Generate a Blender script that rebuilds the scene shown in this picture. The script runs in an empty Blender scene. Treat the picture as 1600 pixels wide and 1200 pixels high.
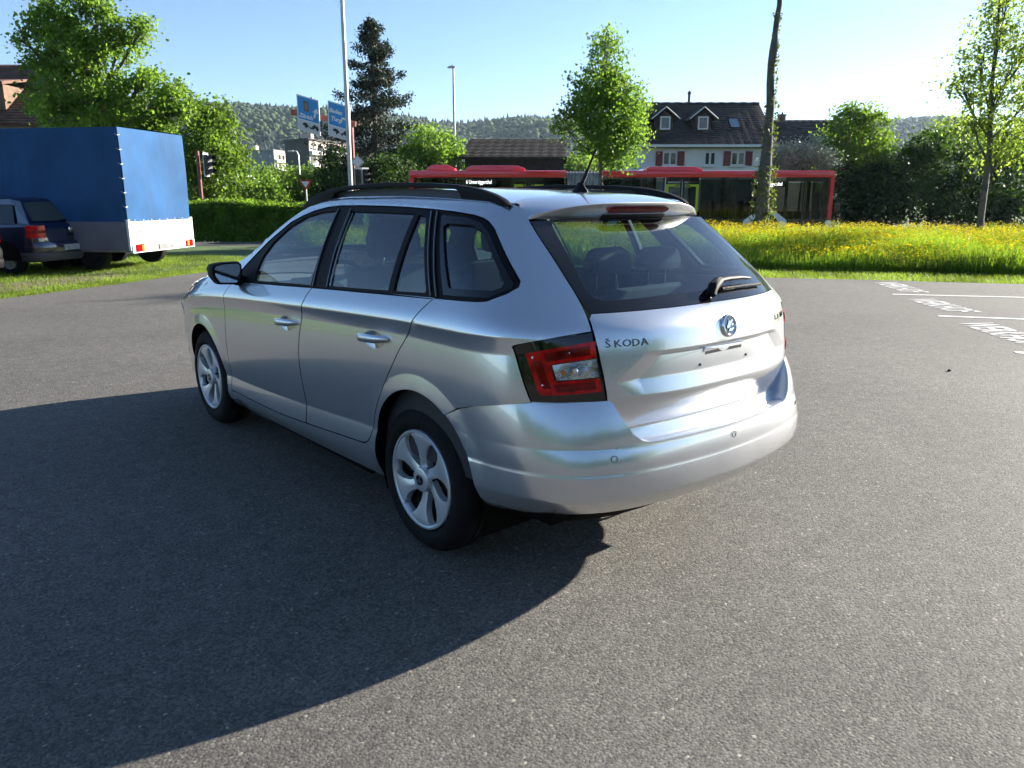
import bpy, bmesh, math, random
import numpy as np
from mathutils import Vector, Matrix, geometry

R = math.radians
rng = np.random.default_rng(7)
random.seed(7)
scene = bpy.context.scene
col = scene.collection

# ------------------------------------------------------------------ camera
CAM = Vector((-2.4413, -2.5474, 1.4326)); YAW = .7011; PITCH = -.2381; FPX = 1206.0     # FPX at 1600 px width
cam_data = bpy.data.cameras.new('camera')
cam_data.sensor_fit = 'HORIZONTAL'; cam_data.sensor_width = 36.0
cam_data.lens = 36.0*FPX/1600
cam_data.clip_start = .05; cam_data.clip_end = 6000
cam = bpy.data.objects.new('camera', cam_data); col.objects.link(cam)
cam.location = CAM
cam.rotation_euler = (math.pi/2 + PITCH, 0, -YAW)
scene.camera = cam

# ------------------------------------------------------------------ world, sun, exposure
SUN_AZ = R(-11.0)      # sun direction in the ground plane, measured from +x
SUN_EL = R(18.5)
world = bpy.data.worlds.new('World'); scene.world = world; world.use_nodes = True
wn = world.node_tree.nodes; wl = world.node_tree.links
sky_tex = wn.new('ShaderNodeTexSky'); sky_tex.sky_type = 'NISHITA'; sky_tex.sun_disc = False
sky_tex.sun_elevation = SUN_EL
sky_tex.sun_rotation = math.pi/2 - SUN_AZ      # clockwise from +y
sky_tex.altitude = 1200; sky_tex.air_density = 1.0; sky_tex.dust_density = .6; sky_tex.ozone_density = 3.4
bg = wn['Background']; bg.inputs['Strength'].default_value = .056
wl.new(sky_tex.outputs[0], bg.inputs[0])
sun_data = bpy.data.lights.new('sun', 'SUN'); sun_data.energy = 5.0; sun_data.angle = R(.55)
sun_data.color = (1.0, .93, .82)
sun = bpy.data.objects.new('sun', sun_data); col.objects.link(sun)
sd = Vector((math.cos(SUN_AZ)*math.cos(SUN_EL), math.sin(SUN_AZ)*math.cos(SUN_EL), math.sin(SUN_EL)))
sun.rotation_euler = sd.to_track_quat('Z', 'Y').to_euler()
sun.location = (20, -5, 20)
vs = scene.view_settings
vs.view_transform = 'Standard'; vs.look = 'None'; vs.gamma = 1.0; vs.use_curve_mapping = False
vs.exposure = 2.0
scene.cycles.use_denoising = True; scene.cycles.use_adaptive_sampling = True; scene.cycles.adaptive_threshold = .02
scene.cycles.max_bounces = 10; scene.cycles.transparent_max_bounces = 24
scene.cycles.transmission_bounces = 6; scene.cycles.glossy_bounces = 5; scene.cycles.diffuse_bounces = 3
scene.cycles.volume_bounces = 0
scene.cycles.caustics_reflective = False; scene.cycles.caustics_refractive = False

# ------------------------------------------------------------------ places from sight lines
FWD = Vector((math.sin(YAW), math.cos(YAW), 0)); RGT = Vector((math.cos(YAW), -math.sin(YAW), 0))
_cf = Vector((math.sin(YAW)*math.cos(PITCH), math.cos(YAW)*math.cos(PITCH), math.sin(PITCH)))
_cu = RGT.cross(_cf)
def sight(u, v):
    return _cf + RGT*((u - 800)/FPX) - _cu*((v - 600)/FPX)
def at(u, v, dist):
    """the point at horizontal distance dist (along the level view axis) on the sight line u, v"""
    d = sight(u, v); return CAM + d*(dist/d.dot(FWD))
def ground(u, v, z=0.0):
    d = sight(u, v); return CAM + d*((z - CAM.z)/d.z)
def fr(f, r, z=0.0):
    """forward / right metres from the camera's foot"""
    return Vector((CAM.x, CAM.y, 0)) + FWD*f + RGT*r + Vector((0, 0, z))

# ------------------------------------------------------------------ materials
MATS = {}
def nodes_of(m):
    return m.node_tree.nodes, m.node_tree.links, m.node_tree.nodes['Principled BSDF']
def mat(name, c, rough=.5, metal=0.0, coat=0.0, spec=.5, noise=None, bump=None, trans=0.0, emit=None, alpha=None):
    """principled material; noise = (scale, amount[, detail]) mottles the colour, bump = (scale, strength)"""
    m = bpy.data.materials.new(name); m.use_nodes = True
    n, l, b = nodes_of(m)
    b.inputs['Base Color'].default_value = (*c, 1); b.inputs['Roughness'].default_value = rough
    b.inputs['Metallic'].default_value = metal; b.inputs['Coat Weight'].default_value = coat
    b.inputs['Coat Roughness'].default_value = .03; b.inputs['Specular IOR Level'].default_value = spec
    if trans: b.inputs['Transmission Weight'].default_value = trans
    if emit: b.inputs['Emission Color'].default_value = (*emit[0], 1); b.inputs['Emission Strength'].default_value = emit[1]
    tc = None
    if noise or bump:
        tc = n.new('ShaderNodeTexCoord')
    if noise:
        t = n.new('ShaderNodeTexNoise'); t.inputs['Scale'].default_value = noise[0]; t.inputs['Detail'].default_value = noise[2] if len(noise) > 2 else 4
        l.new(tc.outputs['Object'], t.inputs['Vector'])
        r = n.new('ShaderNodeValToRGB'); k = noise[1]
        r.color_ramp.elements[0].position = .3; r.color_ramp.elements[1].position = .7
        r.color_ramp.elements[0].color = (*[max(0, x*(1 - k)) for x in c], 1)
        r.color_ramp.elements[1].color = (*[min(1, x*(1 + k)) for x in c], 1)
        l.new(t.outputs['Fac'], r.inputs[0]); l.new(r.outputs[0], b.inputs['Base Color'])
    if bump:
        t = n.new('ShaderNodeTexNoise'); t.inputs['Scale'].default_value = bump[0]; t.inputs['Detail'].default_value = 5
        l.new(tc.outputs['Object'], t.inputs['Vector'])
        bp = n.new('ShaderNodeBump'); bp.inputs['Strength'].default_value = bump[1]; bp.inputs['Distance'].default_value = .02
        l.new(t.outputs['Fac'], bp.inputs['Height']); l.new(bp.outputs[0], b.inputs['Normal'])
    MATS[name] = m
    return m
def glass_mat(name, tint, opacity, rough=.0, ior=2.0):
    """thin pane: mirror reflection by Fresnel over a tinted see-through"""
    m = bpy.data.materials.new(name); m.use_nodes = True
    n, l, b = nodes_of(m); n.remove(b); out = n['Material Output']
    tr = n.new('ShaderNodeBsdfTransparent'); tr.inputs[0].default_value = (*[t*(1 - opacity) for t in tint], 1)
    gl = n.new('ShaderNodeBsdfGlossy'); gl.inputs['Roughness'].default_value = rough
    fz = n.new('ShaderNodeFresnel'); fz.inputs['IOR'].default_value = 1.7
    geo = n.new('ShaderNodeNewGeometry'); io = n.new('ShaderNodeMapRange'); io.inputs[3].default_value = ior; io.inputs[4].default_value = 1/ior
    l.new(geo.outputs['Backfacing'], io.inputs[0]); l.new(io.outputs[0], fz.inputs['IOR'])
    mx = n.new('ShaderNodeMixShader')
    l.new(fz.outputs[0], mx.inputs[0]); l.new(tr.outputs[0], mx.inputs[1]); l.new(gl.outputs[0], mx.inputs[2])
    l.new(mx.outputs[0], out.inputs[0])
    MATS[name] = m
    return m
def leaf_mat(name, c, tr, var=.35, rough=.55, scale=1.3, trs=.5):
    """leaf: diffuse front, light shining through from behind, patches lighter and darker"""
    m = bpy.data.materials.new(name); m.use_nodes = True
    n, l, b = nodes_of(m); out = n['Material Output']
    tc = n.new('ShaderNodeTexCoord'); t = n.new('ShaderNodeTexNoise'); t.inputs['Scale'].default_value = scale; t.inputs['Detail'].default_value = 6
    l.new(tc.outputs['Object'], t.inputs['Vector'])
    def ramp(c0):
        r = n.new('ShaderNodeValToRGB'); r.color_ramp.elements[0].position = .32; r.color_ramp.elements[1].position = .68
        r.color_ramp.elements[0].color = (*[x*(1 - var) for x in c0], 1); r.color_ramp.elements[1].color = (*[min(1, x*(1 + var)) for x in c0], 1)
        l.new(t.outputs['Fac'], r.inputs[0]); return r
    r1 = ramp(c); r2 = ramp(tr)
    l.new(r1.outputs[0], b.inputs['Base Color']); b.inputs['Roughness'].default_value = rough; b.inputs['Specular IOR Level'].default_value = .25
    ts = n.new('ShaderNodeBsdfTranslucent'); l.new(r2.outputs[0], ts.inputs[0])
    mx = n.new('ShaderNodeMixShader'); mx.inputs[0].default_value = trs
    l.new(b.outputs[0], mx.inputs[1]); l.new(ts.outputs[0], mx.inputs[2]); l.new(mx.outputs[0], out.inputs[0])
    MATS[name] = m
    return m

# ------------------------------------------------------------------ objects
def tag(o, label=None, cat=None, group=None, kind=None):
    if label: o['label'] = label
    if cat: o['category'] = cat
    if group: o['group'] = group
    if kind: o['kind'] = kind
    return o
def empty(name, loc=(0, 0, 0), rz=0.0, label=None, cat=None, group=None):
    o = bpy.data.objects.new(name, None); col.objects.link(o); o.location = loc; o.rotation_euler = (0, 0, rz)
    o.empty_display_size = .2
    return tag(o, label, cat, group)
def link(name, me, m=None, parent=None):
    o = bpy.data.objects.new(name, me); col.objects.link(o)
    if m is not None and not me.materials:
        me.materials.append(m)
    if parent is not None: o.parent = parent
    return o
def raw_mesh(name, V, F, smooth=False, normals=None):
    """V (n,3); F (m,k) all faces with k corners, or a list of index lists"""
    me = bpy.data.meshes.new(name)
    if isinstance(F, np.ndarray):
        V = np.asarray(V, np.float32); m, k = F.shape
        me.vertices.add(len(V)); me.vertices.foreach_set('co', V.ravel())
        me.loops.add(m*k); me.loops.foreach_set('vertex_index', F.astype(np.int32).ravel())
        me.polygons.add(m); me.polygons.foreach_set('loop_start', np.arange(0, m*k, k, dtype=np.int32))
        me.polygons.foreach_set('loop_total', np.full(m, k, np.int32))
        me.update(calc_edges=True)
    else:
        me.from_pydata([tuple(v) for v in V], [], [list(f) for f in F])
    if smooth: me.polygons.foreach_set('use_smooth', np.ones(len(me.polygons), bool))
    if normals is not None:
        me.normals_split_custom_set_from_vertices([tuple(x) for x in normals])
    me.update()
    return me
def copy_tree(o, parent=None):
    c = o.copy(); col.objects.link(c); c.parent = parent
    for ch in o.children: copy_tree(ch, c)
    return c

class MB:
    """collects shapes into one mesh"""
    def __init__(s): s.v = []; s.f = []
    def add(s, V, F):
        k = len(s.v); s.v += [tuple(v) for v in V]; s.f += [[i + k for i in f] for f in F]; return s
    def box(s, x0, x1, y0, y1, z0, z1):
        return s.add([(x0,y0,z0),(x1,y0,z0),(x1,y1,z0),(x0,y1,z0),(x0,y0,z1),(x1,y0,z1),(x1,y1,z1),(x0,y1,z1)],
                     [(0,3,2,1),(4,5,6,7),(0,1,5,4),(1,2,6,5),(2,3,7,6),(3,0,4,7)])
    def obox(s, c, ax, ay, az):
        """box with centre c and half-axis vectors"""
        c, ax, ay, az = (Vector(q) for q in (c, ax, ay, az))
        V = [c + ax*i + ay*j + az*k for k in (-1, 1) for j in (-1, 1) for i in (-1, 1)]
        return s.add(V, [(0,2,3,1),(4,5,7,6),(0,1,5,4),(1,3,7,5),(3,2,6,7),(2,0,4,6)])
    def tube(s, pts, rad, n=8, cap=True):
        pts = [Vector(p) for p in pts]; N = len(pts)
        rad = rad if hasattr(rad, '__len__') else [rad]*N
        k = len(s.v); up = None
        for i, p in enumerate(pts):
            d = (pts[min(i+1, N-1)] - pts[max(i-1, 0)]).normalized()
            if up is None: up = Vector((0, 0, 1)) if abs(d.z) < .9 else Vector((1, 0, 0))
            a = d.cross(up).normalized(); b = a.cross(d).normalized(); up = b
            for j in range(n):
                t = 2*math.pi*j/n; s.v.append(tuple(p + (a*math.cos(t) + b*math.sin(t))*rad[i]))
        for i in range(N - 1):
            for j in range(n):
                j2 = (j + 1) % n; s.f.append([k+i*n+j, k+i*n+j2, k+(i+1)*n+j2, k+(i+1)*n+j])
        if cap: s.f.append([k+j for j in range(n)]); s.f.append([k+(N-1)*n+j for j in reversed(range(n))])
        return s
    def lathe(s, prof, n=24, axis='z', c=(0, 0, 0)):
        """prof = [(r, h)]"""
        k = len(s.v); c = Vector(c)
        for (r, h) in prof:
            for j in range(n):
                t = 2*math.pi*j/n; a, b = r*math.cos(t), r*math.sin(t)
                q = {'z': (a, b, h), 'x': (h, a, b), 'y': (b, h, a)}[axis]
                s.v.append(tuple(c + Vector(q)))
        for i in range(len(prof) - 1):
            for j in range(n):
                j2 = (j + 1) % n; s.f.append([k+i*n+j, k+i*n+j2, k+(i+1)*n+j2, k+(i+1)*n+j])
        return s
    def prism(s, poly, origin, au, av, aw):
        """polygon (u,v) extruded along aw from origin"""
        o, au, av, aw = (Vector(q) for q in (origin, au, av, aw)); n = len(poly); k = len(s.v)
        for w in (0, 1):
            for (u, v) in poly: s.v.append(tuple(o + au*u + av*v + aw*w))
        s.f.append([k+i for i in range(n)][::-1]); s.f.append([k+n+i for i in range(n)])
        for i in range(n): j = (i+1) % n; s.f.append([k+i, k+j, k+n+j, k+n+i])
        return s
    def build(s, name, m, parent=None, smooth=False, bevel=0.0, loc=None, angle=35):
        me = raw_mesh(name, s.v, s.f)
        bm = bmesh.new(); bm.from_mesh(me); bmesh.ops.recalc_face_normals(bm, faces=bm.faces)
        if bevel:
            es = [e for e in bm.edges if len(e.link_faces) == 2 and e.calc_face_angle(0) > R(25)]
            bmesh.ops.bevel(bm, geom=es, offset=bevel, segments=2, affect='EDGES', profile=.6)
        bm.to_mesh(me); bm.free()
        if smooth:
            me.polygons.foreach_set('use_smooth', np.ones(len(me.polygons), bool))
            try: me.set_sharp_from_angle(angle=R(angle))
            except Exception: pass
        o = link(name, me, m, parent)
        if loc is not None: o.location = loc
        return o
def text_mesh(body, size, depth=.002, align='CENTER', bold=0.0):
    c = bpy.data.curves.new('lettering', 'FONT'); c.body = body; c.size = size; c.extrude = depth; c.align_x = align; c.align_y = 'CENTER'
    c.offset = bold; c.resolution_u = 2
    o = bpy.data.objects.new('lettering', c); col.objects.link(o)
    dg = bpy.context.evaluated_depsgraph_get(); dg.update()
    me = bpy.data.meshes.new_from_object(o.evaluated_get(dg))
    bpy.data.objects.remove(o); bpy.data.curves.remove(c)
    return me
def put_text(body, size, M, m, parent=None, name='lettering', depth=.002, bold=0.0, align='CENTER'):
    me = text_mesh(body, size, depth, align, bold); me.transform(M)
    me.materials.clear()
    return link(name, me, m, parent)
def frame_mat(o, x, y, z):
    """matrix with axes x, y, z at o"""
    M = Matrix.Identity(4)
    for i, a in enumerate((x, y, z)):
        for k in range(3): M[k][i] = a[k]
    for k in range(3): M[k][3] = o[k]
    return M
# ------------------------------------------------------------------ ground, lot, verges, road
def asphalt_mat(name, c, fine=1.0):
    m = bpy.data.materials.new(name); m.use_nodes = True; n, l, b = nodes_of(m)
    tc = n.new('ShaderNodeTexCoord')
    def noise(sc, det, rough=.55):
        t = n.new('ShaderNodeTexNoise'); t.inputs['Scale'].default_value = sc; t.inputs['Detail'].default_value = det; t.inputs['Roughness'].default_value = rough
        l.new(tc.outputs['Object'], t.inputs['Vector']); return t.outputs['Fac']
    def ramp(src, p0, c0, p1, c1):
        r = n.new('ShaderNodeValToRGB'); r.color_ramp.elements[0].position = p0; r.color_ramp.elements[1].position = p1
        r.color_ramp.elements[0].color = (*c0, 1); r.color_ramp.elements[1].color = (*c1, 1); l.new(src, r.inputs[0]); return r.outputs[0]
    def mix(a, bb, kind, fac=1.0):
        x = n.new('ShaderNodeMix'); x.data_type = 'RGBA'; x.blend_type = kind; x.inputs['Factor'].default_value = fac
        l.new(a, x.inputs[6]); l.new(bb, x.inputs[7]); return x.outputs[2]
    g = lambda k: tuple(q*k for q in c)
    big = ramp(noise(.35, 5), .32, g(.80), .70, g(1.18))
    mid = ramp(noise(9, 6, .7), .3, (.80, .80, .80), .7, (1.15, 1.15, 1.16))
    grain = ramp(noise(110*fine, 5, .8), .36, (.42, .42, .42), .64, (1.5, 1.49, 1.46))
    # single aggregate stones: voronoi cells, some pale, some dark
    v = n.new('ShaderNodeTexVoronoi'); v.inputs['Scale'].default_value = 105*fine; l.new(tc.outputs['Object'], v.inputs['Vector'])
    sep = n.new('ShaderNodeSeparateColor'); l.new(v.outputs['Color'], sep.inputs[0])
    stone = ramp(sep.outputs[0], .0, (.62, .62, .62), 1.0, (1.32, 1.31, 1.27))
    pale = n.new('ShaderNodeValToRGB'); e = pale.color_ramp.elements; e[0].position = .980; e[0].color = (1, 1, 1, 1); e[1].position = .992; e[1].color = (2.1, 2.05, 1.9, 1)
    l.new(sep.outputs[1], pale.inputs[0])
    c1 = mix(big, mid, 'MULTIPLY'); c2 = mix(c1, grain, 'MULTIPLY', .8); c3 = mix(c2, stone, 'MULTIPLY'); c4 = mix(c3, pale.outputs[0], 'MULTIPLY')
    # scattered dark pits
    pit = ramp(noise(42, 3, .8), .28, (.22, .21, .20), .36, (1, 1, 1)); c5 = mix(c4, pit, 'MULTIPLY', .9)
    l.new(c5, b.inputs['Base Color']); b.inputs['Roughness'].default_value = .85; b.inputs['Specular IOR Level'].default_value = .3
    hgt = n.new('ShaderNodeMath'); hgt.operation = 'MULTIPLY_ADD'; l.new(v.outputs['Distance'], hgt.inputs[0]); hgt.inputs[1].default_value = -1.0
    l.new(noise(170*fine, 5, .8), hgt.inputs[2])
    bp = n.new('ShaderNodeBump'); bp.inputs['Strength'].default_value = .45; bp.inputs['Distance'].default_value = .0042
    l.new(hgt.outputs[0], bp.inputs['Height']); l.new(bp.outputs[0], b.inputs['Normal'])
    MATS[name] = m; return m
ASPHALT = asphalt_mat('lot_asphalt', (.114, .108, .099))
ROAD = asphalt_mat('road_asphalt', (.06, .06, .062), .3)
EARTH = mat('grass_ground', (.055, .095, .018), .95, noise=(1.6, .5, 8), bump=(30, .6))
FARM = mat('far_ground', (.05, .085, .025), .95, noise=(.02, .5, 6))
PAINTW = mat('road_paint', (.54, .53, .50), .75, noise=(35, .32, 9))
C0 = Vector((4.3, 13.8, 0)); D1 = Vector((.57, -.82, 0)).normalized(); D2 = Vector((-.86, -.51, 0)).normalized()
def ground_z(x, y):
    """the land: level with the lot, dipping to the road beyond the meadow"""
    d = (x - CAM.x)*FWD.x + (y - CAM.y)*FWD.y
    return -.035 - .36*np.clip((d - 24)/4, 0, 1)
# ground sheet to the horizon
gs = np.concatenate([np.linspace(-1500, -60, 8), np.linspace(-40, 40, 41), np.linspace(60, 1500, 8)])
gf = np.concatenate([np.linspace(-400, -30, 5), np.linspace(-20, 60, 61), np.linspace(80, 1800, 10)])
rr, ff = np.meshgrid(gs, gf); GX = CAM.x + FWD.x*ff + RGT.x*rr; GY = CAM.y + FWD.y*ff + RGT.y*rr
n_ = len(gs); F = np.array([(i*n_+j, i*n_+j+1, (i+1)*n_+j+1, (i+1)*n_+j) for i in range(len(gf)-1) for j in range(n_-1)])
tag(link('ground', raw_mesh('ground', np.stack([GX.ravel(), GY.ravel(), ground_z(GX, GY).ravel()], 1), F), EARTH), kind='structure')
edge = []
for k in range(121):
    t = k*.5; p = C0 + D1*t; w = .05*math.sin(t*1.7) + .03*math.sin(t*4.1 + 1); edge.append(p + Vector((D1.y, -D1.x, 0))*-w)
edge2 = []
for k in range(121):
    t = k*.5; p = C0 + D2*t; w = .06*math.sin(t*1.3 + 2) + .03*math.sin(t*3.7); edge2.append(p + Vector((-D2.y, D2.x, 0))*w)
lot_poly = edge[::-1] + edge2[1:] + [Vector((-60, -60, 0)), Vector((30, -70, 0))]
b = MB(); b.add([(p.x, p.y, 0) for p in lot_poly], [tuple(range(len(lot_poly)))]); lot = b.build('parking_lot', ASPHALT)
tag(lot, kind='structure')
if lot.data.polygons[0].normal.z < 0: lot.data.flip_normals()
# road behind the meadow
b = MB(); q = [fr(28, -90, -.385), fr(28, 90, -.385), fr(44, 90, -.385), fr(44, -90, -.385)]; b.add(q, [(0, 1, 2, 3)]); tag(b.build('road', ROAD), kind='structure')
for d in (27.7, 44.15):
    b = MB(); b.obox(fr(d, 0, -.34), RGT*90, FWD*.12, (0, 0, .07)); tag(b.build('kerb', mat('kerb_stone', (.3, .3, .29), .8, noise=(4, .3)) if d < 30 else MATS['kerb_stone']), kind='structure')
# parking bay lines and painted words
def paint_strip(name, a, bb, w, parent=None):
    a = Vector((a[0], a[1], 0)); bb = Vector((bb[0], bb[1], 0)); d = (bb - a).normalized(); nrm = Vector((-d.y, d.x, 0))*w/2
    m = MB(); m.add([(*(a + nrm).xy, .004), (*(a - nrm).xy, .004), (*(bb - nrm).xy, .004), (*(bb + nrm).xy, .004)], [(0, 1, 2, 3)]); o = m.build(name, PAINTW, parent)
    if o.data.polygons[0].normal.z < 0: o.data.flip_normals()
    return o
l1a = ground(1394, 460); l1b = ground(1600, 465); l2a = ground(1466, 494); l2b = ground(1600, 499); l3a = ground(1586, 551)
for nm, a, bb, lab in (('bay_line', l1a, l1a + (l1b - l1a).normalized()*5, 'farthest white parking bay line on the asphalt near the meadow'),
                       ('bay_line', l2a, l2a + (l2b - l2a).normalized()*5, 'middle white parking bay line on the asphalt, between two painted words'),
                       ('bay_line', l3a, l3a + (l2b - l2a).normalized()*5, 'nearest white parking bay line, cut by the right picture edge')):
    tag(paint_strip(nm, a, bb, .10), lab, 'bay line', 'white parking bay lines', 'structure')
for (a, bb, h, word, lab) in ((ground(1362, 441), ground(1409, 456.5), .42, 'WERKHOF', 'farthest'), (ground(1412, 467), ground(1482, 487.5), .42, 'WERKHOF', 'middle'), (ground(1492, 504), ground(1594, 539), .42, 'WERKHOF', 'nearest')):
    # letters stand with their feet towards the camera side; read from the bay
    d = (bb - a); L = d.length; d.normalize(); up = Vector((-d.y, d.x, 0))
    if up.dot(RGT) < 0: up = -up
    me = text_mesh(word, 1.0, 0, 'CENTER', .018); xs = [v.co.x for v in me.vertices]; ys = [v.co.y for v in me.vertices]
    wd = max(xs) - min(xs); ht = max(ys) - min(ys)
    me.transform(Matrix.Translation((-(max(xs)+min(xs))/2, -(max(ys)+min(ys))/2, 0))); me.transform(Matrix.Diagonal((L/wd, h/ht, 1, 1)))
    o = (a + bb)/2 + up*h*.5
    me.transform(frame_mat((o.x, o.y, .0045), d, up, Vector((0, 0, 1)))); me.materials.clear()
    tag(link('painted_word', me, PAINTW), lab + ' of the three white words painted on the asphalt', 'road marking', 'words painted at the bay ends', 'structure')
# ------------------------------------------------------------------ hills with forest
def hill_ridge(u):
    return np.interp(u, [-500, -200, 0, 150, 300, 330, 420, 470, 560, 640, 700, 760, 830, 880, 960, 1050, 1200, 1330, 1390, 1440, 1475, 1520, 1600, 1800, 2200],
                     [150, 140, 150, 152, 150, 155, 154, 160, 168, 174, 184, 184, 176, 178, 190, 196, 190, 182, 176, 178, 200, 215, 222, 225, 230])
HD = np.array([470, 540, 620, 710, 810, 930, 1080, 1250]); HK = np.array([.0, .10, .24, .42, .62, .82, 1.0, 1.05])
us = np.linspace(-700, 2400, 160); HV = []
for d, k in zip(HD, HK):
    for u in us:
        top = at(u, hill_ridge(u), 1080); rx = (u - 800)/FPX
        wob = 9*math.sin(u*.021 + d*.01) + 6*math.sin(u*.047 + d*.023)
        p = fr(d, rx*d*1.03, 0); HV.append((p.x, p.y, -1 + k*(top.z - 8) + wob*k*(1 - k)*3))
n_ = len(us); F = np.array([(i*n_+j, i*n_+j+1, (i+1)*n_+j+1, (i+1)*n_+j) for i in range(len(HD)-1) for j in range(n_-1)])
HV = np.array(HV)
tag(link('hills', raw_mesh('hills', HV, F, True), mat('hill_ground', (.014, .026, .010), .95, noise=(.03, .4))), kind='structure')
def crowns(nm, n, mats, seed):
    r = np.random.default_rng(seed); HG = HV.reshape(len(HD), len(us), 3)
    V = []; FF = []; MI = []; k = 0
    # low broadleaf crown: lumpy ball; conifer: stacked cone
    a = np.linspace(0, 2*np.pi, 7)[:-1]
    ball = np.array([(0, 0, 1.0)] + [(np.cos(t)*.62, np.sin(t)*.62, .78) for t in a] + [(np.cos(t + .5), np.sin(t + .5), .25) for t in a] + [(np.cos(t)*.7, np.sin(t)*.7, -.4) for t in a])
    bf = [(0, 1+i, 1+(i+1) % 6) for i in range(6)] + [(1+i, 7+i, 1+(i+1) % 6) for i in range(6)] + [(1+(i+1) % 6, 7+i, 7+(i+1) % 6) for i in range(6)] + [(7+i, 13+i, 7+(i+1) % 6) for i in range(6)] + [(7+(i+1) % 6, 13+i, 13+(i+1) % 6) for i in range(6)]
    cone = np.array([(0, 0, 2.6)] + [(np.cos(t)*.45, np.sin(t)*.45, 1.3) for t in a] + [(np.cos(t + .5)*.75, np.sin(t + .5)*.75, .2) for t in a] + [(np.cos(t)*.5, np.sin(t)*.5, -.5) for t in a])
    bf = np.array(bf)
    for _ in range(n):
        i = min(r.random()**.8*(len(HD) - 1), len(HD) - 1.01); j = r.random()*(len(us) - 1.01)
        i0, j0 = int(i), int(j); fi, fj = i - i0, j - j0
        p = (HG[i0, j0]*(1-fi)*(1-fj) + HG[i0+1, j0]*fi*(1-fj) + HG[i0, j0+1]*(1-fi)*fj + HG[i0+1, j0+1]*fi*fj)
        patch = math.sin(p[0]*.011 + 1.3*math.sin(p[1]*.007)) + math.sin(p[1]*.013 + p[0]*.004) + r.normal()*.55
        con = patch > .55
        s = r.uniform(2.6, 4.6)*(.75 if con else 1); sh = cone if con else ball
        q = sh*[s, s, s*r.uniform(.8, 1.15)]*(1 + r.normal(0, .10, sh.shape)); t = r.random()*6.28
        q = np.stack([q[:, 0]*np.cos(t) - q[:, 1]*np.sin(t), q[:, 0]*np.sin(t) + q[:, 1]*np.cos(t), q[:, 2]], 1) + p + [0, 0, s*.35]
        V.append(q); FF.append(bf + k); k += len(q)
        mi = 3 if con else (0 if patch < -.6 else 1 if patch < .1 else 2); MI.append(np.full(len(bf), mi))
    me = raw_mesh(nm, np.concatenate(V), np.concatenate(FF))
    for m in mats: me.materials.append(m)
    me.polygons.foreach_set('material_index', np.concatenate(MI).astype(np.int32))
    return link(nm, me)
HM = [mat('wood_pale', (.036, .070, .010), .9, noise=(.12, .3)), mat('wood_mid', (.023, .050, .008), .9, noise=(.12, .3)), mat('wood_green', (.013, .034, .007), .9, noise=(.12, .3)), mat('wood_conifer', (.005, .017, .008), .9, noise=(.12, .3))]
tag(crowns('hillside_forest', 24000, HM, 3), 'mixed spring forest covering the hills behind the town', 'forest', kind='stuff')
# ---------------------------------------------------------------- estate car: body surfaces
def pchip(xs, ys):
    xs = np.array(xs, float); ys = np.array(ys, float)
    h = np.diff(xs); d = np.diff(ys) / h
    m = np.zeros_like(xs)
    for i in range(1, len(xs) - 1):
        if d[i-1] * d[i] > 0:
            w1 = 2*h[i] + h[i-1]; w2 = h[i] + 2*h[i-1]
            m[i] = (w1 + w2) / (w1/d[i-1] + w2/d[i])
    m[0] = d[0]; m[-1] = d[-1]
    def f(x):
        x = np.clip(np.asarray(x, float), xs[0], xs[-1])
        i = np.clip(np.searchsorted(xs, x) - 1, 0, len(xs) - 2)
        t = (x - xs[i]) / h[i]
        return ((2*t**3 - 3*t**2 + 1)*ys[i] + (t**3 - 2*t**2 + t)*h[i]*m[i]
                + (-2*t**3 + 3*t**2)*ys[i+1] + (t**3 - t**2)*h[i]*m[i+1])
    return f

YS = [-1.0, -.56, -.36, -.08, .35, .87, 1.33, 1.83, 2.4, 2.9, 3.3]
# key heights along the side (sill bottom, door bottom, lower crease, scallop, shoulder crease, belt, drip, roof edge)
Z0 = pchip(YS, [.24, .24, .24, .235, .225, .215, .21, .20, .20, .21, .22])
Z1 = pchip(YS, [.40, .40, .40, .39, .372, .337, .312, .307, .31, .31, .31])
Z2 = pchip(YS, [.48, .48, .48, .475, .461, .432, .412, .395, .39, .39, .39])
Z3 = pchip(YS, [.915, .912, .908, .908, .893, .870, .845, .815, .76, .66, .56])
Z4 = pchip(YS, [.975, .972, .968, .965, .950, .927, .903, .874, .825, .74, .64])
Z5 = pchip(YS, [1.09, 1.085, 1.074, 1.060, 1.042, 1.014, .992, .962, .905, .81, .70])
Z6 = pchip([-1, -.35, -.15, .12, .48, .90, 1.14, 1.36, 1.57, 1.81, 2.1, 2.4, 2.9, 3.3], [1.325, 1.352, 1.372, 1.386, 1.394, 1.395, 1.383, 1.340, 1.245, 1.095, .998, .935, .845, .74])
Z7 = pchip([-1, -.35, -.15, .12, .48, .90, 1.14, 1.36, 1.57, 1.81, 2.1, 2.4, 2.9, 3.3], [1.375, 1.400, 1.415, 1.427, 1.434, 1.432, 1.417, 1.375, 1.285, 1.140, 1.032, .965, .875, .77])
XR = [.785, .838, .832, .848, .860, .800, .615, .560]
BUL = [.012, .002, .016, -.002, .012, .016, .014]
front_drop = pchip([1.3, 1.9, 2.47, 2.8, 3.0, 3.15, 3.25, 3.3], [0, .006, .022, .06, .105, .17, .25, .32])
# rear edge of the side panel (the tailgate gap): y and half width by height
YR = pchip([.2, .60, .735, .90, .99, 1.05, 1.20, 1.36, 1.45], [-.80, -.815, -.815, -.79, -.762, -.715, -.55, -.352, -.26])
XRR = pchip([.2, .60, .735, .99, 1.05, 1.20, 1.36, 1.45], [.56, .555, .557, .580, .566, .545, .512, .47])
ARCHES = ((-.10, .345, .358), (2.345, .315, .345))

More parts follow.
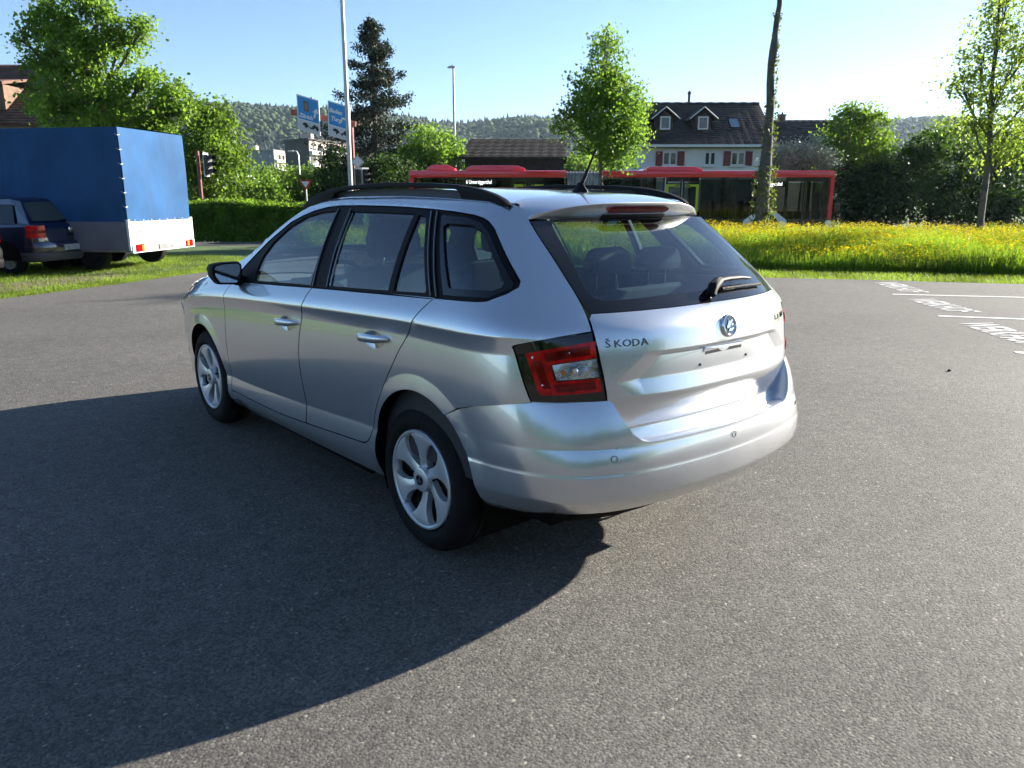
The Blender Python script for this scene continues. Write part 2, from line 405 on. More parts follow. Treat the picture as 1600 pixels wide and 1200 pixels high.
def flare(y, z):
    d = 0*np.asarray(y, float)
    for (cy, cz, r) in ARCHES:
        q = np.hypot(y - cy, z - cz)
        d = d + .010*np.clip(1 - (q - r) / .062, 0, 1)
    return d

def side_x(y, z):
    """half width of the body side at (y, z)"""
    y = np.asarray(y, float); z = np.asarray(z, float)
    zs = [f(y) for f in (Z0, Z1, Z2, Z3, Z4, Z5, Z6, Z7)]
    xs = [XR[i] + 0*y for i in range(8)]
    hh = (zs[6] - zs[5])
    xs[6] = .80 - .525*hh; xs[7] = xs[6] - .055
    x = 0*z
    for i in range(7):
        t = (z - zs[i]) / (zs[i+1] - zs[i])
        lo = -9 if i == 0 else 0
        hi = 9 if i == 6 else 1
        m = (t > lo) & (t <= hi)
        tt = np.clip(t, 0, 1)
        v = xs[i] + (xs[i+1] - xs[i])*np.clip(t, -.3, 1.3) + BUL[i]*(np.clip(hh/.35, 0, 1) if i == 5 else 1)*4*tt*(1 - tt)
        x = np.where(m, v, x)
    x = x + flare(y, z)*np.clip((1.0 - z)/.2, 0, 1)
    yr = YR(z)
    t = np.clip((y - yr) / .55, -.2, 1)
    x = x - (x - XRR(z))*(1 - t)**4
    return x - front_drop(y)

TAILC = pchip([.55, .60, .645, .70, .762, .84, .95, .985, 1.0, 1.035, 1.05, 1.20, 1.355, 1.45], [-.868, -.880, -.872, -.889, -.908, -.906, -.893, -.884, -.876, -.845, -.825, -.64, -.415, -.30])
def tail_y(x, z):
    """y of the tailgate skin at (x, z): a pressed plate recess with slanted cheeks under an overhanging lip"""
    x = np.abs(np.asarray(x, float)); z = np.asarray(z, float)
    c = TAILC(z)
    t = np.clip(x / XRR(z), 0, 1.3)
    y = c + (YR(z) - c)*t**2.6
    half = np.interp(z, [.76, .82, .915], [.50, .52, .40])
    cheek = np.clip((half - x)/.09, 0, 1)
    deep = np.interp(z, [.762, .82, .896, .912], [0, .014, .016, 0])
    fold = np.interp(z, [.60, .612, .645, .762], [0, .004, .011, 0])*np.clip((.56 - x)/.06, 0, 1)
    return y + deep*cheek + fold

def roof_z(x, y):
    x = np.abs(np.asarray(x, float)); y = np.asarray(y, float)
    e = Z7(y)
    t = np.clip(x/.56, 0, 1.1)
    return e + ROOFC(y)*(1 - t**2.2)
ROOFC = pchip([-.5, -.2, .5, 1.2, 1.5, 1.8], [.028, .036, .042, .042, .05, .06])
# bumper: plan rows from the left arch to the centre
BS = [0, 1, 2, 3, 4, 5, 6, 7]
BROWS = [  # z, plan knots
 (.312, [(-.765,-.20),(-.760,-.43),(-.715,-.555),(-.615,-.67),(-.485,-.745),(-.35,-.785),(-.19,-.805),(0,-.81)]),
 (.352, [(-.812,-.20),(-.808,-.45),(-.768,-.59),(-.674,-.735),(-.542,-.820),(-.378,-.870),(-.2,-.895),(0,-.905)]),
 (.418, [(-.843,-.20),(-.840,-.46),(-.807,-.625),(-.717,-.787),(-.582,-.877),(-.40,-.927),(-.2,-.954),(0,-.964)]),
 (.509, [(-.844,-.20),(-.841,-.46),(-.809,-.628),(-.721,-.789),(-.584,-.880),(-.40,-.929),(-.2,-.955),(0,-.965)]),
 (.514, [(-.8415,-.20),(-.8385,-.46),(-.807,-.6262),(-.7192,-.7868),(-.5825,-.8775),(-.40,-.9265),(-.2,-.9525),(0,-.9625)]),
 (.600, [(-.848,-.20),(-.842,-.46),(-.808,-.615),(-.715,-.765),(-.578,-.858),(-.40,-.908),(-.2,-.936),(0,-.946)]),
 (.760, [(-.85,-.20),(-.838,-.44),(-.79,-.60),(-.69,-.725),(-.556,-.815),(-.40,-.86),(-.2,-.89),(0,-.90)]),
]
_bx = [pchip(BS + [8], [k[0] for k in r[1]] + [.2]) for r in BROWS]
_by = [pchip(BS + [8], [k[1] for k in r[1]] + [r[1][6][1]]) for r in BROWS]
_bz = [r[0] for r in BROWS]
def bump_p(s, z):
    s = np.asarray(s, float); z = np.asarray(z, float)
    a = np.abs(s); zz = z + 0*a
    xs = np.stack([f(a) for f in _bx]); ys = np.stack([f(a) for f in _by])
    x = 0*zz; y = 0*zz
    for i in range(len(_bz) - 1):
        t = (zz - _bz[i]) / (_bz[i+1] - _bz[i])
        m = ((t > 0) | (i == 0)) & ((t <= 1) | (i == len(_bz) - 2))
        tt = np.clip(t, -.2, 1.2)
        b = (.012, .004, .004, 0, .004, .008)[i]*4*np.clip(tt*(1 - tt), 0, 1)
        x = np.where(m, xs[i] + (xs[i+1] - xs[i])*tt - b*.4*np.minimum(1, a*0 + 1), x)
        y = np.where(m, ys[i] + (ys[i+1] - ys[i])*tt - b*np.clip((a - 1)/3, 0, 1), y)
    x = np.where(s < 0, -x, x)
    q = np.hypot(y - ARCHES[0][0], z - ARCHES[0][1])
    x = x + np.where(s < 0, 1, -1)*.010*np.clip(1 - (q - ARCHES[0][2])/.062, 0, 1)
    return x, y, z
# ---------------------------------------------------------------- estate car: materials
def paint(name, base, metal=.78, rough=.26):
    m = mat(name, base, rough, metal, 1.0); n, l, b = nodes_of(m); b.inputs['Coat IOR'].default_value = 1.8
    tc = n.new('ShaderNodeTexCoord')
    # dust film and faint streaks dull the clear coat unevenly
    t2 = n.new('ShaderNodeTexNoise'); t2.inputs['Scale'].default_value = 3.5; t2.inputs['Detail'].default_value = 8
    l.new(tc.outputs['Object'], t2.inputs['Vector'])
    r2 = n.new('ShaderNodeMapRange'); r2.inputs[3].default_value = .01; r2.inputs[4].default_value = .035
    l.new(t2.outputs['Fac'], r2.inputs[0]); l.new(r2.outputs[0], b.inputs['Coat Roughness'])
    return m
SILVER = paint('silver_paint', (.60, .62, .65))
TRIM = mat('black_trim', (.005, .005, .007), .6, spec=.15, noise=(40, .2))
PIANO = mat('gloss_black', (.006, .006, .007), .08, coat=.5)
RUBBER = mat('tyre_rubber', (.005, .005, .006), .8, spec=.25, noise=(30, .35), bump=(60, .3))
COVER = mat('wheel_silver', (.66, .68, .70), .36, .6, .4)
STEEL = mat('dark_steel', (.008, .008, .009), .55, .3)
RUST = mat('brake_rust', (.05, .025, .015), .7, .3)
CHROME = mat('chrome', (.75, .76, .78), .09, 1.0)
DARKCHROME = mat('dark_chrome', (.12, .125, .13), .2, 1.0)
GLASS = glass_mat('car_glass', (.54, .72, .78), .18)
GLASSR = glass_mat('rear_glass', (.56, .73, .77), .25)
FRIT = mat('glass_border', (.008, .008, .009), .03, spec=.5)
CLOTH = mat('seat_cloth', (.022, .024, .029), .9, noise=(60, .3))
PLASTIC = mat('cabin_plastic', (.025, .026, .03), .6, noise=(25, .2))
LINER = mat('wheel_liner', (.002, .002, .002), .95, spec=.1)
LENS_RED = mat('red_lens', (.50, .003, .006), .10, spec=.35, noise=(28, .55, 3)); nodes_of(LENS_RED)[2].inputs['Transmission Weight'].default_value = .0
LENS_RED2 = mat('deep_red_lens', (.16, .001, .003), .10, spec=.35, noise=(35, .5, 3))
LENS_CLEAR = mat('clear_lens', (.40, .41, .43), .10, .9, 1.0, noise=(22, .7, 2), bump=(30, .4))
AMBER = mat('amber_bulb', (.5, .16, .02), .3)

def inside(P, poly):
    x, y = P[:, 0], P[:, 1]; r = np.zeros(len(P), bool); n = len(poly)
    for i in range(n):
        x0, y0 = poly[i]; x1, y1 = poly[(i+1) % n]
        c = (y0 > y) != (y1 > y)
        with np.errstate(divide='ignore', invalid='ignore'):
            r ^= c & (x < (x1 - x0)*(y - y0)/(y1 - y0) + x0)
    return r
def dens(poly, step, closed=True):
    out = []; n = len(poly)
    for i in range(n if closed else n - 1):
        a = np.array(poly[i], float); b = np.array(poly[(i+1) % n], float)
        k = max(1, int(np.ceil(np.linalg.norm(b - a)/step)))
        for j in range(k): out.append(tuple(a + (b - a)*j/k))
    if not closed: out.append(tuple(poly[-1]))
    return out
def shrink(poly, d):
    """move every edge inwards by d"""
    n = len(poly); P = [np.array(p, float) for p in poly]
    A = sum(P[i][0]*P[(i+1) % n][1] - P[(i+1) % n][0]*P[i][1] for i in range(n)); s = 1 if A > 0 else -1
    out = []
    for i in range(n):
        e0 = P[i] - P[i-1]; e1 = P[(i+1) % n] - P[i]
        n0 = s*np.array((-e0[1], e0[0]))/(np.linalg.norm(e0) + 1e-12); n1 = s*np.array((-e1[1], e1[0]))/(np.linalg.norm(e1) + 1e-12)
        b = n0 + n1; q = max(.35, b @ b/2); out.append(tuple(P[i] + b/q*d*1.0 if q > .36 else P[i] + n1*d))
    return out
def panel_mesh(name, poly, to3d, step=.03, holes=(), lines=(), lip=.012, inset=0.0, gap=0.0, eps=.0025, flip=False):
    """skin panel: polygon in the surface's two coordinates, laid on the surface to3d, with a turned-in edge"""
    if gap: poly = shrink(poly, gap)
    loops = [dens(poly, step*.8)] + [dens(h, step*.8) for h in holes]
    P = []; E = []
    for lp in loops:
        k = len(P); P += lp; E += [(k+i, k+(i+1) % len(lp)) for i in range(len(lp))]
    nb = len(P)
    A = np.array(poly); lo, hi = A.min(0), A.max(0)
    gx = np.arange(lo[0] + step*.5, hi[0], step); gy = np.arange(lo[1] + step*.5, hi[1], step)
    B = np.array(P)
    def ok(G):
        m = inside(G, loops[0])
        for h in loops[1:]: m &= ~inside(G, h)
        for i in range(0, len(G), 2000):
            d = ((G[i:i+2000, None, :] - B[None])**2).sum(2).min(1); m[i:i+2000] &= d > (step*.35)**2
        return m
    LP = []
    for q in lines:
        q = np.array(q, float); m = ok(q)
        for i in range(len(q)):
            if m[i]:
                P.append(tuple(q[i])); LP.append(q[i])
                if i and m[i-1] and np.linalg.norm(q[i] - q[i-1]) < step*2.5: E.append((len(P) - 2, len(P) - 1))
    if len(gx) and len(gy):
        G = np.stack(np.meshgrid(gx, gy), -1).reshape(-1, 2); m = ok(G)
        if LP:
            LPa = np.array(LP)
            for i in range(0, len(G), 1000):
                m[i:i+1000] &= ((G[i:i+1000, None, :] - LPa[None])**2).sum(2).min(1) > (step*.4)**2
        P = P + [tuple(g) for g in G[m]]
    r = geometry.delaunay_2d_cdt([Vector((float(a), float(b))) for a, b in P], E, [], 0, 1e-6)
    V2 = np.array([(v.x, v.y) for v in r[0]]); T = np.array([tuple(f) for f in r[2] if len(f) == 3])
    cen = V2[T].mean(1); m = inside(cen, loops[0])
    for h in loops[1:]: m &= ~inside(cen, h)
    T = T[m]
    X = np.stack(to3d(V2[:, 0], V2[:, 1]), 1)
    du = np.stack(to3d(V2[:, 0] + eps, V2[:, 1]), 1) - np.stack(to3d(V2[:, 0] - eps, V2[:, 1]), 1)
    dv = np.stack(to3d(V2[:, 0], V2[:, 1] + eps), 1) - np.stack(to3d(V2[:, 0], V2[:, 1] - eps), 1)
    N = np.cross(du, dv); N /= np.linalg.norm(N, axis=1, keepdims=True) + 1e-12
    a2 = V2[T]; ccw = ((a2[:, 1] - a2[:, 0])[:, 0]*(a2[:, 2] - a2[:, 0])[:, 1] - (a2[:, 1] - a2[:, 0])[:, 1]*(a2[:, 2] - a2[:, 0])[:, 0]) > 0
    T[~ccw] = T[~ccw][:, ::-1]
    if flip: N = -N; T = T[:, ::-1]
    X = X - N*inset; panel_mesh.skin = len(T)
    if lip:
        ed = {}
        for t in T:
            for i in range(3):
                e = (int(t[i]), int(t[(i+1) % 3])); ed[e] = 1
        bd = [e for e in ed if (e[1], e[0]) not in ed]
        VX = [X]; VN = [N]; FT = [T]; k = len(X)
        idx = {}; nx = []; nn = []
        for (i, j) in bd:
            out = np.cross(X[j] - X[i], N[i]); out /= np.linalg.norm(out) + 1e-12
            a = k; q = len(nx)
            nx += [X[i], X[j], X[j] - N[j]*lip, X[i] - N[i]*lip]
            nn += [N[i]*.6 + out*.8, N[j]*.6 + out*.8, out, out]
            b = k + q
            FT.append(np.array([[b+1, b, b+3], [b+1, b+3, b+2]]))
        X = np.concatenate([X, np.array(nx)]); N = np.concatenate([N, np.array(nn)]); T = np.concatenate(FT)
        N /= np.linalg.norm(N, axis=1, keepdims=True) + 1e-12
    return X, T, N
def make_panel(name, poly, to3d, m, parent, mirror=False, **kw):
    kw.setdefault('flip', to3d in (side3, nose3))
    X, T, N = panel_mesh(name, poly, to3d, **kw)
    out = [link(name, raw_mesh(name, X, T, True, N), m, parent)]
    def edge_dark(o):
        if kw.get('gap', 0) > .001:
            o.data.materials.append(LINER); mi = np.zeros(len(o.data.polygons), np.int32); mi[panel_mesh.skin:] = 1; o.data.polygons.foreach_set('material_index', mi)
    edge_dark(out[0])
    if mirror:
        X2 = X*[-1, 1, 1]; N2 = N*[-1, 1, 1]
        par = mirror if not isinstance(mirror, bool) else parent
        out.append(link(name, raw_mesh(name, X2, T[:, ::-1].copy(), True, N2), m, par)); edge_dark(out[-1])
    return out

def nose3(x, z):
    return x*1.12, 3.30 - .10*np.abs(x/.62)**3 - np.interp(z, [.2, .35, .6, .76], [.05, .0, .01, .09]) , z
car = empty('estate_car', (0, 0, 0), 0, 'silver estate car with black roof rails parked in the middle of the asphalt', 'car')
def side3(y, z): return -side_x(y, z), y, z
def tail3(x, z): return x, tail_y(x, z), z
def bump3(s, z): return bump_p(s, z)
def roof3(x, y): return x, y, roof_z(x, y)
def arch_pts(i, a0, a1, n=22):
    cy, cz, r = ARCHES[i]
    return [(cy + r*math.cos(R(a)), cz + r*math.sin(R(a))) for a in np.linspace(a0, a1, n)]
def crease_lines(y0, y1, fs, d=.005, step=.03):
    ys = np.arange(y0, y1, step); return [[(y, float(f(y)) + k) for y in ys] for f in fs for k in (-d, d)]
CR = crease_lines(-.8, 3.2, (Z1, Z2, Z3, Z4)) + crease_lines(-.3, 1.9, (Z6,), .004, .02)
# rings of points around the flared arches keep the lips crisp
for (cy, cz, r) in ARCHES:
    for q in (r + .012, r + .03, r + .058, r + .066):
        CR.append([(cy + q*math.cos(a), cz + q*math.sin(a)) for a in np.linspace(-.3, math.pi + .3, 80)])
TLS = [(-.668, .758), (-.599, .944), (-.612, .950), (-.69, .972)]
DLO = [(1.815, .970), (1.825, 1.022), (1.80, 1.048), (1.70, 1.125), (1.604, 1.194), (1.41, 1.301), (1.29, 1.337), (1.177, 1.364), (1.05, 1.382), (.92, 1.391), (.70, 1.394), (.47, 1.393), (.28, 1.390), (.094, 1.384),
       (-.05, 1.377), (-.165, 1.365), (-.215, 1.354), (-.245, 1.342), (-.285, 1.318), (-.324, 1.288), (-.469, 1.176), (-.507, 1.146), (-.516, 1.128), (-.498, 1.106), (-.442, 1.078), (-.40, 1.073), (-.15, 1.062), (.184, 1.048), (.53, 1.032), (.872, 1.015), (1.2, .998), (1.545, .980)]
RDOOR_REAR = [(-.150, 1.062), (-.143, 1.048), (-.078, .965), (-.066, .945), (.017, .851), (.142, .686), (.205, .595), (.248, .526), (.285, .455), (.311, .410), (.335, .386), (.365, .374)]
RDOOR_FRONT = [(.862, 1.015), (.860, .955), (.876, .918), (.90, .86), (.920, .795), (.936, .72), (.942, .666), (.940, .58), (.935, .504), (.938, .42), (.944, .337)]
rear_gap = [(float(YR(z)) + .0, z) for z in np.linspace(.992, 1.39, 16)]
z7line = [(y, float(Z7(y))) for y in np.linspace(-.275, 1.93, 130)]
z1line = [(y, float(Z1(y))) for y in np.linspace(.365, 1.975, 30)]
z0line = [(y, float(Z0(y))) for y in np.linspace(2.02, .28, 30)]
up_drip = DLO[2:24][::1]
body_poly = (TLS + rear_gap + z7line + [(1.93, 1.03), (1.90, .985), (1.83, .975), (1.825, 1.022)] + DLO[2:] [:0]
             + DLO[2:28] + RDOOR_REAR[:-1] + z1line + [(1.985, .30)] + z0line
             + [p for p in arch_pts(0, -17, 122, 30)] + [(-.364, .689), (-.45, .713), (-.545, .733)])
make_panel('body_side', body_poly, side3, SILVER, car, mirror=True, lines=CR, step=.034, gap=.0012)
FD_FRONT = [(1.955, .31), (1.945, .45), (1.925, .665), (1.925, .75), (1.93, .83), (1.90, .90), (1.87, .966)]
fd_poly = [(y, z) for (y, z) in RDOOR_FRONT] + [(y, float(Z1(y))) for y in np.linspace(.97, 1.93, 20)] + FD_FRONT + [(1.815, .967), (1.545, .979), (1.2, .997)]
rd_poly = RDOOR_REAR + [(y, float(Z1(y))) for y in np.linspace(.40, .92, 12)] + RDOOR_FRONT[::-1] + [(.53, 1.031), (.184, 1.047)]
doors = []
for nm, poly in (('door', fd_poly), ('door', rd_poly)):
    doors.append(make_panel(nm, poly, side3, SILVER, car, mirror=True, lines=CR, step=.032, gap=.0038))
fen_poly = ([(1.955, .30), (1.945, .45), (1.925, .665), (1.925, .75), (1.93, .83), (1.90, .90), (1.87, .966), (1.90, .983), (1.935, 1.03)]
            + [(y, float(Z7(y))) for y in np.linspace(1.96, 3.16, 30)] + [(3.2, .70), (3.215, .5), (3.2, .30), (3.1, .22)]
            + [(2.70, .21)] + [p for p in arch_pts(1, -15, 195, 40)] + [(2.01, .215)])
make_panel('front_wing', fen_poly, side3, SILVER, car, mirror=True, lines=CR, step=.034, gap=.002)
# dark inner shell behind the door gaps, and the tailgate aperture
make_panel('inner_shell', [(.44, .36), (1.9, .34), (1.915, .60), (1.93, .96), (1.5, .965), (-.40, 1.05), (-.1, .80), (.20, .68), (.37, .50)], side3, LINER, car, mirror=True, step=.06, inset=.022, lip=0)
for s in (1, -1):
    V = []; zz = np.linspace(.60, 1.41, 26)
    for z in zz:
        x = float(XRR(z)); y = float(YR(z)); V += [(-s*(x + .035), y + .045, z), (-s*(x + .002), y + .022, z - .004), (-s*(x - .06), y + .030, z - .006)]
    b = MB(); b.add(V, [(i*3+k, i*3+k+1, i*3+k+4, i*3+k+3) for i in range(len(zz)-1) for k in range(2)]); b.build('tailgate_aperture', LINER, car)
# windows
panes = [[(1.585, .990), (1.60, 1.03), (1.585, 1.12), (1.53, 1.193), (1.40, 1.280), (1.25, 1.334), (1.10, 1.360), (.935, 1.370), (.925, 1.36), (.899, 1.03), (.905, 1.024)],
         [(.800, 1.369), (.222, 1.367), (.192, 1.061), (.738, 1.034)],
         [(.186, 1.362), (.128, 1.356), (.105, 1.335), (-.078, 1.085), (-.076, 1.076), (.153, 1.063)],
         [(-.028, 1.322), (-.045, 1.333), (-.183, 1.331), (-.242, 1.312), (-.302, 1.270), (-.463, 1.142), (-.465, 1.125), (-.437, 1.114), (-.225, 1.106), (-.212, 1.112)]]
make_panel('window_trim', shrink(DLO, .0015), side3, TRIM, car, mirror=True, holes=panes, step=.035, inset=.004, lip=.02)
frit_poly = [(.020, 1.363), (-.139, 1.357), (-.214, 1.339), (-.277, 1.305), (-.492, 1.140), (-.495, 1.122), (-.437, 1.090), (-.20, 1.080)]
for k, p in enumerate(panes):
    make_panel('side_window', [(y, z) for y, z in p], side3, GLASS, car, mirror=True, step=.05, inset=.011, lip=0)
make_panel('window_border', frit_poly, side3, FRIT, car, mirror=True, holes=[panes[3]], step=.04, inset=.0025, lip=.004)
make_panel('pillar_lining', shrink(DLO, -.075), side3, PLASTIC, car, mirror=True, holes=[shrink(p, -.006) for p in panes], step=.06, inset=.032, lip=0)
# raised bead round the trim of the doors: the black frame reads as separate mouldings
for pts in ([(.862, 1.02), (.915, 1.375)], [(.718, 1.03), (.79, 1.375)], [(-.128, 1.068), (.098, 1.378)], [(-.165, 1.069), (.055, 1.375)]):
    q = dens(pts, .05, False); a = np.array(q); xx = side_x(a[:, 0], a[:, 1])
    for s in (1, -1):
        bd = MB(); bd.tube([((-x - .001)*s, y, z) for x, (y, z) in zip(xx, q)], .0045, 6); bd.build('pillar_moulding', PIANO, car, smooth=True)
# tail lamps: dark housing wraps the corner, red C-shaped lens with a clear insert
tl_out = [(-.668, .760), (-.660, .785), (-.609, .925), (-.602, .940), (-.612, .948)] + [(y, z) for y, z in [(-.690, .974), (-.765, .989)]] + [(float(YR(z)), z) for z in (.985, .93, .88, .82, .77, .757)]
TLC = [(-.745, .955), (-.70, .948), (-.690, .90)]
def tl_map(pts, d=.0):
    return pts
tlp = make_panel('tail_lamp', tl_out, side3, PIANO, car, mirror=True, step=.02, lip=.03, inset=.0005, gap=.001)
# red band: outline in fractions of the lamp, (0,0) lower outer corner, (1,1) upper inner
def lamp_uv(a, b):
    lo = np.array((-.668 + (-.815 + .668)*a, .758 - .002*a)); hi = np.array((-.600 + (-.772 + .600)*a, .946 + .044*a))
    q = lo + (hi - lo)*b; return (float(q[0]), float(q[1]))
red = [lamp_uv(a, b) for a, b in [(.16, .84), (.5, .855), (.985, .875), (.985, .64), (.52, .62), (.47, .60), (.47, .36), (.50, .345), (.985, .345), (.985, .15), (.60, .13), (.22, .13), (.19, .16)]]
clear = [lamp_uv(a, b) for a, b in [(.49, .605), (.985, .628), (.985, .36), (.50, .36)]]
inner = [lamp_uv(a, b) for a, b in [(.24, .70), (.36, .70), (.40, .24), (.28, .24)]]
upper = [lamp_uv(a, b) for a, b in [(.42, .80), (.93, .825), (.93, .69), (.42, .665)]]
lower = [lamp_uv(a, b) for a, b in [(.45, .30), (.93, .30), (.93, .19), (.45, .175)]]
for (o, s) in zip(tlp, (1, -1)):
    for nm, poly, mm, ins in (('red_lens', red, LENS_RED, -.002), ('clear_lens', clear, LENS_CLEAR, -.0015), ('lens_facet', inner, LENS_RED2, -.0035), ('lens_facet', upper, LENS_RED2, -.0035), ('lens_facet', lower, LENS_RED2, -.0035)):
        X, T, N = panel_mesh(nm, poly, side3, flip=True, step=.018, lip=.004, inset=ins)
        X = X*[s, 1, 1]; N = N*[s, 1, 1]; T = T if s == 1 else T[:, ::-1].copy()
        link(nm, raw_mesh(nm, X, T, True, N), mm, o)
    for (a_, b_, m2, r_) in () if s < 0 else ((.60, .47, AMBER, .011), (.74, .48, CHROME, .013), (.29, .30, CHROME, .006), (.25, .76, CHROME, .006), (.72, .76, CHROME, .005)):
        y_, z_ = lamp_uv(a_, b_); x_ = -float(side_x(np.array(y_), np.array(z_))) - .0015
        bb = MB(); bb.lathe([(0, -s*.003), (r_*.7, -s*.002), (r_, s*.004)], 12, 'x', (0, 0, 0)); q_ = bb.build('lamp_bead', m2, o, smooth=True); q_.location = (s*x_, y_, z_); q_.rotation_euler = (0, 0, s*R(38))
# tailgate
def half_sym(pts): return pts + [(-x, z) for x, z in pts[::-1]]
tg_left = [(0, 1.050), (-.30, 1.049), (-.552, 1.046)] + [(-float(XRR(z)) + .002, z) for z in (1.03, 1.0, .96, .90, .84, .78, .74)] + [(-.548, .72), (-.50, .66), (-.470, .622), (-.452, .606), (-.42, .602), (0, .602)]
tg_poly = tg_left + [(-x, z) for x, z in tg_left[::-1][1:-1]]
zl = []
for z in (.608, .616, .638, .652, .756, .768, .814, .826, .8935, .8985, .9095, .9145, .98, 1.0):
    zl.append([(x, z) for x in np.arange(-.57, .57, .02)])
for s_ in (-1, 1):
    for o_ in (-.003, .003, .087, .093):
        zl.append([(s_*(np.interp(z, [.76, .82, .915], [.50, .52, .40]) - o_), z) for z in np.arange(.77, .8935, .012)])
tailgate = make_panel('tailgate', tg_poly, tail3, SILVER, car, lines=zl, step=.018, gap=.002, lip=.02)[0]
gl_left = [(0, 1.051), (-.30, 1.050), (-.553, 1.047)] + [(-float(XRR(z)) + .003, z) for z in (1.08, 1.12, 1.2, 1.28, 1.345)] + [(-.30, 1.352), (0, 1.352)]
gl_poly = gl_left + [(-x, z) for x, z in gl_left[::-1][1:-1]]
cl_left = [(0, 1.088), (-.20, 1.088), (-.40, 1.083), (-.475, 1.083), (-.508, 1.092), (-.515, 1.112), (-.505, 1.16), (-.470, 1.26), (-.440, 1.330), (-.425, 1.345), (0, 1.346)]
cl_poly = cl_left + [(-x, z) for x, z in cl_left[::-1][1:-1]]
make_panel('rear_window_border', gl_poly, tail3, FRIT, car, holes=[cl_poly], step=.03, lip=.006, inset=.001)
make_panel('rear_window', cl_poly, tail3, GLASSR, car, step=.045, lip=0, inset=.0015)
# rear bumper
bl = []
for z in (.346, .358, .411, .425, .502, .508, .515, .521, .596, .604):
    bl.append([(s, z) for s in np.arange(-6.9, 6.95, .16) if z < .55 or abs(s) > 2.8])
top_l = [(.38, .655), (.66, .689), (1.0, .712), (1.6, .733), (2.4, .756), (3.2, .757), (4.0, .757), (4.12, .752), (4.28, .70), (4.52, .640), (4.72, .612), (4.9, .604), (5.3, .602), (6.98, .602)]
# s grows from the left arch to the middle; the right half is its mirror (s negative)
bp_poly = [(-.05, .30), (-.05, .60)] and None
def bump_half(s, z):  # continuous coordinate 0..14 from left arch to right arch
    s = np.asarray(s, float); a = np.where(s <= 7, s, 14 - s); x, y, zz = bump_p(np.abs(a), z)
    return np.where(s <= 7, x, -x), y, zz
# the arch edge of the bumper in (s, z)
def bump_arch():
    cy, cz, r = ARCHES[0]; out = []
    for a in np.linspace(118, 192, 16):
        y = cy + r*math.cos(R(a)); z = cz + r*math.sin(R(a))
        if z < .318: break
        ss = np.linspace(-1.2, 3, 400); _, yy, _ = bump_p(np.abs(ss)*0 + np.clip(ss, 0, 7), np.full(400, z))
        out.append((float(ss[np.argmin(np.abs(yy - y))]), z))
    return out
ba = bump_arch()
bleft = [(s, z) for s, z in top_l if s > ba[0][0] + .04]
btop = bleft + [(14 - s, z) for s, z in bleft[::-1]]
bbot = [(14 - s, 0.314) for s in np.arange(ba[-1][0] + .25, 7, .3)] + [(s, 0.314) for s in np.arange(6.9, ba[-1][0] + .2, -.3)]
bump_poly = ba[::-1] + btop + [(14 - s, z) for s, z in ba] + bbot
# scale s to metres (about .17 m each) so that the triangles stay even
KS = .17
bumper = make_panel('rear_bumper', [(s*KS, z) for s, z in bump_poly], lambda a, z: bump_half(a/KS, z), SILVER, car,
                    lines=[[(s*KS + 7*KS, z) for s, z in q] for q in bl], step=.026, lip=.015)[0]
ut = []
for a_ in np.linspace(ba[-1][0] + .1, 13.9 - ba[-1][0], 40):
    x_, y_, _ = (float(q) for q in bump_half(a_, .316)); ut.append((x_*.985, y_ + .012, .318))
ut = ut + [(.74, -.30, .318), (-.74, -.30, .318)]
n_ = len(ut); low = [(p[0]*.80, -.30 + (p[1] + .30)*.72, .215) for p in ut]
b = MB(); b.add(ut + low, [tuple(range(2*n_ - 1, n_ - 1, -1))] + [(i, (i+1) % n_, n_ + (i+1) % n_, n_ + i) for i in range(n_)]); b.build('undertray', LINER, car)
# loading ledge between bumper and tailgate
LX = np.linspace(-.56, .56, 57); rows = []
for k, (t, dz) in enumerate(((-.03, -.0005), (.03, .0022), (.5, .0022), (.95, .001), (1, -.012))):
    row = []
    for x in LX:
        s_in = np.linspace(3.5, 7, 500); bx_, by_, _ = bump_p(s_in, np.full(500, .603))
        yo = float(np.interp(abs(x), (-bx_)[::-1], by_[::-1])) + .003
        yi = float(tail_y(x, .601)) + .012
        row.append((x, yo + (yi - yo)*t, .603 + dz))
    rows.append(row)
V = [p for r_ in rows for p in r_]; n_ = len(LX)
F = [(i*n_ + j, i*n_ + j + 1, (i+1)*n_ + j + 1, (i+1)*n_ + j) for i in range(len(rows) - 1) for j in range(n_ - 1)]
link('loading_ledge', raw_mesh('loading_ledge', V, [f[::-1] for f in F], True), SILVER, car)
